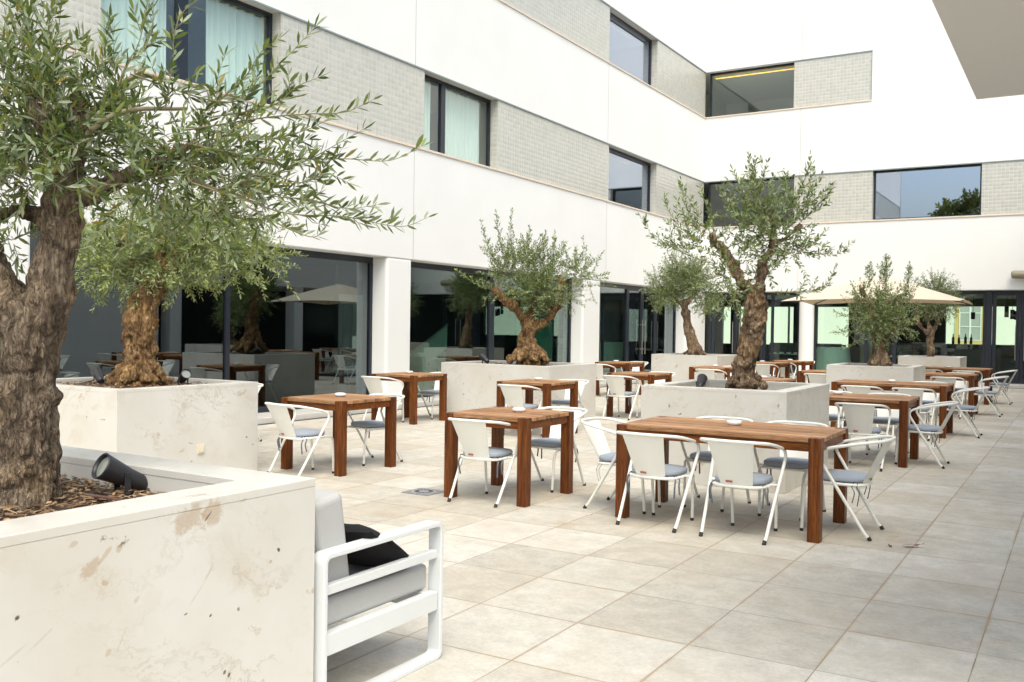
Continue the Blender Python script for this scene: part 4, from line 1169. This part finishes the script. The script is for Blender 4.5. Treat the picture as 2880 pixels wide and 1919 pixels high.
# 1: the big one in the front planter
olive('thick trunked olive tree filling the upper left, its branches reaching far to the right', 3.5, (55, 1165),
  [[(40,1200,112),(52,1150,98),(55,1060,80),(58,960,76),(52,870,78),(60,790,84),(80,740,80),(108,690,62),(128,600,50),(140,520,48),(150,440,44),(160,370,34)],
   [(60,770,75),(20,700,58),(-12,640,50),(-50,570,46),(-100,500,40)],
   [(150,460,38),(205,440,30,.05),(290,410,24,.1),(380,370,17,.15),(440,330,12,.2)],
   [(150,390,36),(120,330,30,-.05),(100,270,22,-.1),(70,200,14,-.1)],
   [(158,390,34),(172,300,28),(180,250,22,.05),(165,180,14,.1)],
   [(95,500,24,.1),(40,485,18,.1),(-20,500,16,.2),(-120,470,12,.3)]],
  .0072, BARK1, LEAF1, 11, .060, .225,
  [(150,330,105,100,50,dict(L=.34,upb=.15)), (50,260,120,120,59,dict(L=.34,upb=.25)), (-60,330,140,150,56,dict(L=.34,upb=.2)), (60,420,100,60,31,dict(L=.28,upb=.0,dz=-.1)),
   (290,300,110,75,32,dict(L=.34,upb=.2,dz=.1)), (330,420,120,55,31,dict(L=.32,upb=.0,dz=.1)), (430,350,110,70,32,dict(L=.34,upb=.1,dz=.15)), (540,410,90,60,21,dict(L=.30,upb=.05,dz=.2)),
   (540,300,70,35,5,dict(L=.28,upb=.2,dz=.2)), (200,190,80,40,8,dict(L=.28,upb=.5)), (110,130,60,50,8,dict(L=.30,upb=.7)), (10,150,80,60,16,dict(L=.3,upb=.5)), (480,470,90,40,11,dict(L=.28,upb=-.1,dz=.2)), (620,450,60,40,6,dict(L=.26,upb=0,dz=.25)), (30,560,40,40,8,dict(L=.2,upb=-.2,dz=.35))],
  [([(300,170),(480,230),(560,225),(640,150),(725,62)],dict(sub=.3)), ([(480,270),(620,245),(680,200),(733,178)],), ([(420,300),(604,271),(708,262),(792,258),(858,229)],dict(sub=.12)),
   ([(430,330),(563,358),(646,367),(792,365),(896,369),(975,333)],dict(sub=.22)), ([(440,420),(583,467),(667,492),(792,498),(917,521),(983,500)],dict(sub=.3)), ([(480,440),(625,400),(709,367),(771,333),(834,298)],dict(sub=.3)),
   ([(440,380),(542,417),(625,450),(709,458),(792,479),(867,471)],dict(sub=.35)), ([(108,300),(108,125),(112,62),(128,-15)],dict(sub=.3)), ([(380,250),(396,146),(400,83),(417,33),(458,-5)],dict(sub=.15)), ([(270,200),(292,146),(317,104),(333,42),(342,-10)],dict(sub=.2)),
   ([(60,180),(50,80),(60,20),(52,-40)],dict(sub=.2)), ([(480,250),(560,180),(600,120),(640,90)],dict(sub=.2)), ([(330,120),(350,60),(352,0)],), ([(500,300),(600,320),(700,300),(760,270)],), ([(560,470),(650,520),(720,545),(748,520)],dict(sub=.3)), ([(520,430),(600,400),(690,420),(750,400),(800,420)],dict(sub=.3))],
  lump=.72, flute=30, step=.0225, branches=[[(440,330,7,.2),(540,360,5,.2),(650,380,3,.2)],[(380,370,8,.15),(470,425,5,.15),(600,470,3,.2)],[(170,300,9),(300,180,6,.1),(400,190,4,.1)],[(290,410,8,.1),(420,395,5,.15),(520,420,3,.2)],[(160,350,10),(270,260,6),(430,250,4,.1)]])
# 2: yellow green one in the second planter
olive('yellow green olive tree with a twisted ochre trunk in the second planter', 9.4, (322, 872),
  [[(322,885,60),(322,862,48),(319,835,39),(318,800,38),(321,750,42),(325,706,35),(345,678,28),(366,653,24),(382,635,18),(392,612,12),(398,580,9)],
   [(340,690,26),(330,640,14),(300,590,10),(270,540,7)], [(372,645,16),(420,590,10),(470,545,7)], [(366,650,16),(370,590,10),(360,530,8)]],
  .0125, BARK2, LEAF2, 23, .056, .30,
  [(400,585,105,42,150,dict(L=.40,upb=.1)), (280,590,95,45,130,dict(L=.40,upb=.05)), (500,560,100,45,120,dict(L=.42,upb=.1)), (330,530,110,40,110,dict(L=.40,upb=.3)), (470,510,110,35,90,dict(L=.4,upb=.2)), (225,620,45,30,36,dict(L=.35,upb=-.2)), (590,590,50,40,40,dict(L=.4,upb=-.1)), (400,640,60,20,24,dict(L=.3,upb=-.3)), (300,640,80,22,34,dict(L=.3,upb=-.3)), (200,550,60,40,40,dict(L=.35))],
  [([(480,600),(560,635),(610,650),(640,628)],), ([(430,620),(470,650),(500,668),(522,655)],), ([(230,610),(200,645),(190,655)],), ([(560,570),(620,580),(655,572)],), ([(500,530),(600,500),(690,520)],)],
  flare=(42, 9), lump=1.35, flute=22, step=.024)
# 3: forked olive in front of the second pier
olive('forked Y shaped olive tree with upright shoots in the third planter', 15.4, (1217, 826),
  [[(1220,845,38),(1221,828,36),(1214,800,28),(1211,773,20),(1218,752,20)], [(1216,758,16),(1202,727,13),(1170,695,12),(1150,680,10),(1132,664,9)], [(1222,756,15),(1251,738,12),(1278,702,11),(1287,668,10),(1293,643,8)], [(1216,755,10),(1225,710,7),(1232,670,5)]],
  .0155, BARK2, LEAF3, 37, .055, .36,
  [(1234,668,62,34,250,dict(L=.42,upb=.35)), (1165,635,40,36,44,dict(L=.42,upb=.9)), (1200,605,55,34,52,dict(L=.42,upb=1.1)), (1258,612,42,32,34,dict(L=.42,upb=1.0)), (1325,625,42,22,48,dict(L=.45,upb=.5)), (1240,690,40,25,60,dict(L=.3,upb=.0)), (1300,675,25,25,22,dict(L=.35,upb=0)), (1150,665,30,22,24,dict(L=.35,upb=.2)), (1130,590,18,24,8,dict(L=.4,upb=1.1))],
  [([(1150,620),(1122,570),(1105,508)],dict(sub=.5)), ([(1170,620),(1150,560),(1139,485)],dict(sub=.6)), ([(1185,620),(1172,560),(1177,483)],dict(sub=.6)), ([(1215,620),(1212,570),(1217,522)],dict(sub=.5)), ([(1245,620),(1240,580),(1255,533)],dict(sub=.6)), ([(1270,630),(1272,580),(1274,533)],dict(sub=.5)), ([(1325,620),(1322,590),(1327,565)],), ([(1330,640),(1362,625),(1378,592)],), ([(1140,670),(1090,650),(1050,622)],dict(sub=.5)), ([(1310,650),(1360,638),(1398,628)],), ([(1300,660),(1380,655),(1412,658)],dict(sub=.1)), ([(1290,680),(1330,690),(1360,690)],), ([(1130,670),(1115,690),(1112,700)],)],
  flare=(30, 8), lump=1.3, flute=19, step=.028)
# 4: ball crowned olive at the back
olive('ball crowned olive tree with a leaning trunk near the inner corner of the hotel', 21.9, (1597, 812),
  [[(1600,825,20),(1597,810,18),(1588,775,14),(1581,744,12),(1575,715,10),(1568,690,9)], [(1572,705,8),(1540,680,5),(1520,660,4)], [(1572,705,8),(1600,670,5),(1615,650,4)]],
  .026, BARK3, LEAF3, 41, .055, .38,
  [(1565,655,62,42,448,dict(L=.34,upb=.25)), (1530,680,42,30,204,dict(L=.34,upb=.0)), (1600,640,45,36,204,dict(L=.34,upb=.3)), (1565,625,50,26,149,dict(L=.38,upb=.7)), (1620,690,32,36,136,dict(L=.34,upb=-.2)), (1515,650,25,25,68,dict(L=.34,upb=.2))],
  [([(1560,620),(1552,600),(1550,585)],), ([(1590,620),(1600,600),(1602,585)],)], simple=True, flare=(15, 6), lump=.9, flute=10, step=.036)
# 5: the big olive behind the front table
olive('tall olive tree with a pitted trunk in the planter behind the big front table', 9.7, (1712, 884),
  [[(1712,900,34),(1712,884,31),(1708,845,26),(1722,796,24),(1733,747,29),(1735,706,28),(1738,676,24),(1742,655,18)], [(1742,668,17),(1749,638,12),(1757,597,11),(1775,563,9),(1772,522,6),(1768,495,4)], [(1732,672,15),(1702,647,12),(1682,605,11),(1656,567,10),(1634,540,8)], [(1775,565,6),(1810,545,5),(1840,520,4)]],
  .0105, BARK3, LEAF3, 53, .058, .33,
  [(1746,490,55,50,36,dict(L=.42,upb=.8)), (1775,545,60,36,45,dict(L=.36,upb=.3)), (1665,640,48,34,22,dict(L=.36,upb=.2)), (1600,560,55,40,22,dict(L=.42,upb=.6)), (1710,590,48,40,14,dict(L=.36,upb=.4)), (1830,505,38,42,18,dict(L=.42,upb=.8)), (1815,570,52,20,16,dict(L=.36,upb=.1)), (1680,675,42,18,17,dict(L=.3,upb=-.1)), (1640,590,40,30,13,dict(L=.36,upb=.4)), (1760,620,35,30,8,dict(L=.3,upb=.1)), (1700,520,50,35,12,dict(L=.4,upb=.7)), (1735,445,26,32,13,dict(L=.36,upb=1.1))],
  [([(1610,600),(1560,575),(1505,548),(1470,495)],dict(sub=.4,sublen=.2)), ([(1610,560),(1560,520),(1530,470),(1527,450)],dict(sub=.3)), ([(1620,550),(1590,500),(1570,460),(1564,412)],dict(sub=.4,sublen=.2)), ([(1650,560),(1625,480),(1608,428)],dict(sub=.3)), ([(1700,500),(1670,460),(1658,420)],dict(sub=.2)),
   ([(1745,470),(1735,420),(1731,375)],dict(sub=.3)), ([(1800,500),(1830,450),(1855,400),(1862,355)],dict(sub=.4,sublen=.2)), ([(1830,520),(1870,480),(1900,450),(1916,422)],dict(sub=.45,sublen=.2)), ([(1790,560),(1850,580),(1920,585),(1958,558)],dict(sub=.5,sublen=.18)), ([(1830,580),(1870,560),(1900,528)],dict(sub=.4)),
   ([(1755,640),(1790,605),(1810,580)],dict(sub=.3)), ([(1760,672),(1830,672),(1890,660),(1922,612)],dict(sub=.35,sublen=.18)), ([(1800,520),(1840,490),(1870,430)],dict(sub=.4))],
  flare=(26, 6), lump=1.3, flute=24, step=.026)
# 6: olive in the right row planter
olive('bushy olive tree with spiky upright shoots in the right row planter', 16.1, (2022, 836),
  [[(2024,850,26),(2023,836,24),(2021,810,16),(2021,780,15),(2018,755,13)], [(2018,765,10),(2005,730,8),(1992,690,6),(1972,655,6)], [(2024,780,11),(2050,760,8),(2062,720,7),(2058,680,6)], [(2060,720,7),(2068,690,6),(2066,675,6)]],
  .020, BARK3, LEAF3, 61, .055, .38,
  [(2018,732,52,36,230,dict(L=.36,upb=.25)), (2033,690,34,26,60,dict(L=.30,upb=.9)), (1980,688,18,28,38,dict(L=.30,upb=.9)), (2085,688,12,26,26,dict(L=.30,upb=1.0)), (2066,738,32,26,56,dict(L=.34,upb=.1)), (1968,722,24,20,26,dict(L=.34,upb=.1)), (2020,765,40,18,64,dict(L=.26,upb=-.1))],
  [([(1998,660),(1998,635),(1999,606)],dict(sub=.95,sublen=.16,dens=1.4)), ([(2035,660),(2036,620),(2036,586)],dict(sub=1.0,sublen=.2,dens=1.5)), ([(2085,660),(2088,635),(2090,605)],dict(sub=.95,sublen=.16,dens=1.4)), ([(1975,680),(1960,662),(1955,648)],), ([(1980,730),(1945,725),(1916,716)],dict(sub=.4)), ([(1985,760),(1945,762),(1908,766)],dict(sub=.4)), ([(1990,775),(1955,795),(1930,803)],dict(sub=.3)), ([(2025,650),(2022,625),(2018,612)],dict(sub=.5))],
  simple=True, flare=(20, 8), lump=1.0, flute=13, step=.03)
# 7: farthest olive
olive('small olive tree with a thin forked trunk in the farthest planter', 22.3, (2139, 816),
  [[(2138,828,10),(2138,816,9),(2138,790,7),(2140,768,7)], [(2140,772,6),(2120,755,4),(2108,738,4),(2104,715,3)], [(2140,770,5),(2133,745,4),(2128,720,3)], [(2141,770,6),(2155,740,4),(2160,712,3)]],
  .020, BARK3, LEAF1, 71, .055, .36,
  [(2150,705,52,24,205,dict(L=.34,upb=.1)), (2150,665,40,22,118,dict(L=.36,upb=.6)), (2110,700,35,24,75,dict(L=.34,upb=.1)), (2190,690,28,22,64,dict(L=.34,upb=.1)), (2145,680,50,26,75,dict(L=.34))],
  [([(2145,660),(2140,645),(2138,640)],), ([(2160,660),(2166,648),(2172,640)],)], simple=True, lump=.7, flute=10, step=.034)
# the tree seen only as a reflection in the upper window, far behind the camera
bt = thing('park_tree', 'tall green and ochre tree reflected in the upper window at the right', 'tree', (-10.8, -40, 0))
m = MB(); m.tube([(0,0,0),(0,.2,5),(.3,0,9)], [.4,.3,.15], 10); m.tube([(0,0,5),(2,0,9)], [.2,.1], 8); m.tube([(0,0,5),(-2,0,9)], [.2,.1], 8); m.build('trunk', BARK1, bt)
c = Crown(5, .42, .5, True, .16)
for (x, y, z, r_, n_) in ((0,0,11.5,2.4,260), (1.6,0,13.4,1.5,110), (-2.2,0,10,1.8,150), (2.4,.5,10,1.7,130), (-.6,0,13,1.3,70)):
    c.cluster((-10.8+x, -40+y, z), (r_, r_, r_*.8), n_, L=1.2, upb=.2)
c.build(m_leaf('park_leaf', (.06,.10,.02), (.16,.17,.03), (.30,.22,.04), (.15,.17,.08)), bt)
#</T>
#<I>
# ------------------------------------------------------------------ things inside the glazed ground floor
DC = mat('dark_lacquer', (.02,.02,.024), .25); TCL = mat('mint_tablecloth', (.62,.72,.66), .9); BOT = mat('dark_bottle', (.012,.02,.012), .1)
FZ = .09
bar = thing('bar_counter', 'long dark bar counter behind the far glazing, below the reflected house window', 'counter', (-3.4, 33.2, FZ))
m = MB(); m.box(-1.5, -.3, 0, 3.2, .3, 1.0); m.build('body', DARKIN, bar, .01)
m = MB(); m.box(-1.55, -.36, 1.002, 3.25, .36, 1.05); m.build('worktop', DC, bar, .005)
for k, (dx, s_) in enumerate(((0,1), (.17,.92), (.36,1.05), (.52,1))):
    m = MB(); m.lathe([(0,0),(.04,.0),(.04,.19),(.016,.24),(.014,.31),(.017,.315),(.0,.32)], n=14)
    o = m.build('bottle', BOT); o.location = (-3.55+dx, 33.05, FZ+1.052); o.scale = (s_, s_, s_)
    tag(o, ('leftmost','second from left','third from left','rightmost')[k]+' dark wine bottle of the four on the bar counter', 'bottle', 'wine bottles on the bar counter')
bf = thing('buffet_table', 'round cornered buffet table under a mint cloth behind the glass right of the column', 'table', (on_y(2342/K, 1040/K, 31.9).x, 31.9, FZ))
m = MB(); m.lathe([(.62,.0),(.57,.45),(.52,.86),(.51,.88),(0,.885)], n=14); m.build('tablecloth', TCL, bf)
m = MB(); m.box(-.4,-.2,.887,-.05,.2,.95); m.box(.08,-.2,.887,.38,.15,.96); m.build('tray', DC, bf, .01)
cs = thing('sideboard', 'low black sideboard with pale stacked dishes behind the glass left of the column', 'sideboard', (-8.1, 32.4, FZ))
m = MB(); m.box(-1.1,-.25,0,1.2,.25,.98); m.build('body', DARKIN, cs, .01)
m = MB()
for k in range(9): m.lathe([(0,0),(.07,0),(.09,.05),(.085,.05),(0,.01)], (-.9+.24*k, -.32, .62), 12)
m.box(-1.05,-.45,.60,1.15,-.252,.618); m.build('dish_shelf', CERAM, cs)
s2 = thing('serving_counter', 'black serving counter with dishes behind the glass, left of the right row olive', 'counter', (-5.1, 32.3, FZ))
m = MB(); m.box(-.9,-.25,0,.5,.25,.98); m.build('body', DARKIN, s2, .01)
m = MB()
for k in range(6): m.lathe([(0,0),(.07,0),(.09,.05),(.085,.05),(0,.01)], (-.75+.22*k, -.32, .62), 12)
m.box(-.85,-.45,.60,.5,-.252,.618); m.build('dish_shelf', CERAM, s2)
def pendant(i, x, y, z0, z1, lab):
    t = thing('pendant_lamp', lab, 'pendant lamp', (x, y, z0), 0, 'black tube pendants in the far room')
    m = MB(); m.lathe([(0,0),(.06,0),(.06,z1-z0),(0,z1-z0)], n=14); m.build('shade', DC, t)
    m = MB(); m.tube([(0,0,z1-z0), (0,0,Z0-.06-z0)], .006, 5); m.build('cord', DC, t)
for i, (px, py0, py1, lab) in enumerate(((1950,500,555,'black tube pendant hanging before the pale wall under the parasol tip'), (2214,455,540,'leftmost of three black tube pendants seen through the far right door'), (2260,480,555,'middle one of three black tube pendants seen through the far right door'), (2290,490,560,'rightmost of three black tube pendants seen through the far right door'))):
    a, b2 = on_y((2040+px/2.8)/K, (700+py1/2.8)/K, 32.0), on_y((2040+px/2.8)/K, (700+py0/2.8)/K, 32.0)
    pendant(i, a.x, 32.0, a.z, b2.z, lab)
# staircase with glass balustrade behind the second pane of the left wing
st = thing('staircase', 'pale staircase with a glass balustrade rising behind the glass by the first white pier', 'staircase', (XF-1.3, 15.0, FZ))
m = MB()
for k in range(6): m.box(-1.2, k*.30, 0, 0, k*.30+.30, .14*(k+1))
m.build('steps', mat('green_white_steps', (.30,.36,.33), .6), st)
m = MB(); m.add([(.02,-.1,.02),(.02,1.8,.92),(.02,1.8,1.42),(.02,-.1,.50)], [(0,1,2,3)]); m.build('balustrade', mat('frosted_green_glass', (.50,.56,.52), .15), st)
m = MB(); m.tube([(.02,-.1,.52),(.02,1.8,1.44)], .025, 8); m.build('handrail', STEEL, st)
sf = thing('lobby_sofa', 'green sofa standing behind the glass right beside the first white pier', 'sofa', (XF-.95, 14.6, FZ))
m = MB(); m.box(-.4,-.5,.08,.35,.5,.42); m.build('seat', GREENSOFA, sf, .04, 3)
m = MB(); m.box(-.4,.36,.425,.35,.55,.78); m.build('backrest', GREENSOFA, sf, .05, 3)
rc = thing('reception_desk', 'dark reception desk with papers behind the glass beside the handled door', 'desk', (XF-1.7, 23.6, FZ))
m = MB(); m.box(-.4,-1.0,0,.4,1.2,.95); m.build('body', DARKIN, rc, .01)
m = MB(); m.box(-.2,-.8,.952,.1,-.4,1.1); m.box(-.1,-.2,.952,.15,.1,.99); m.build('papers', PALEIN, rc)
#</I>
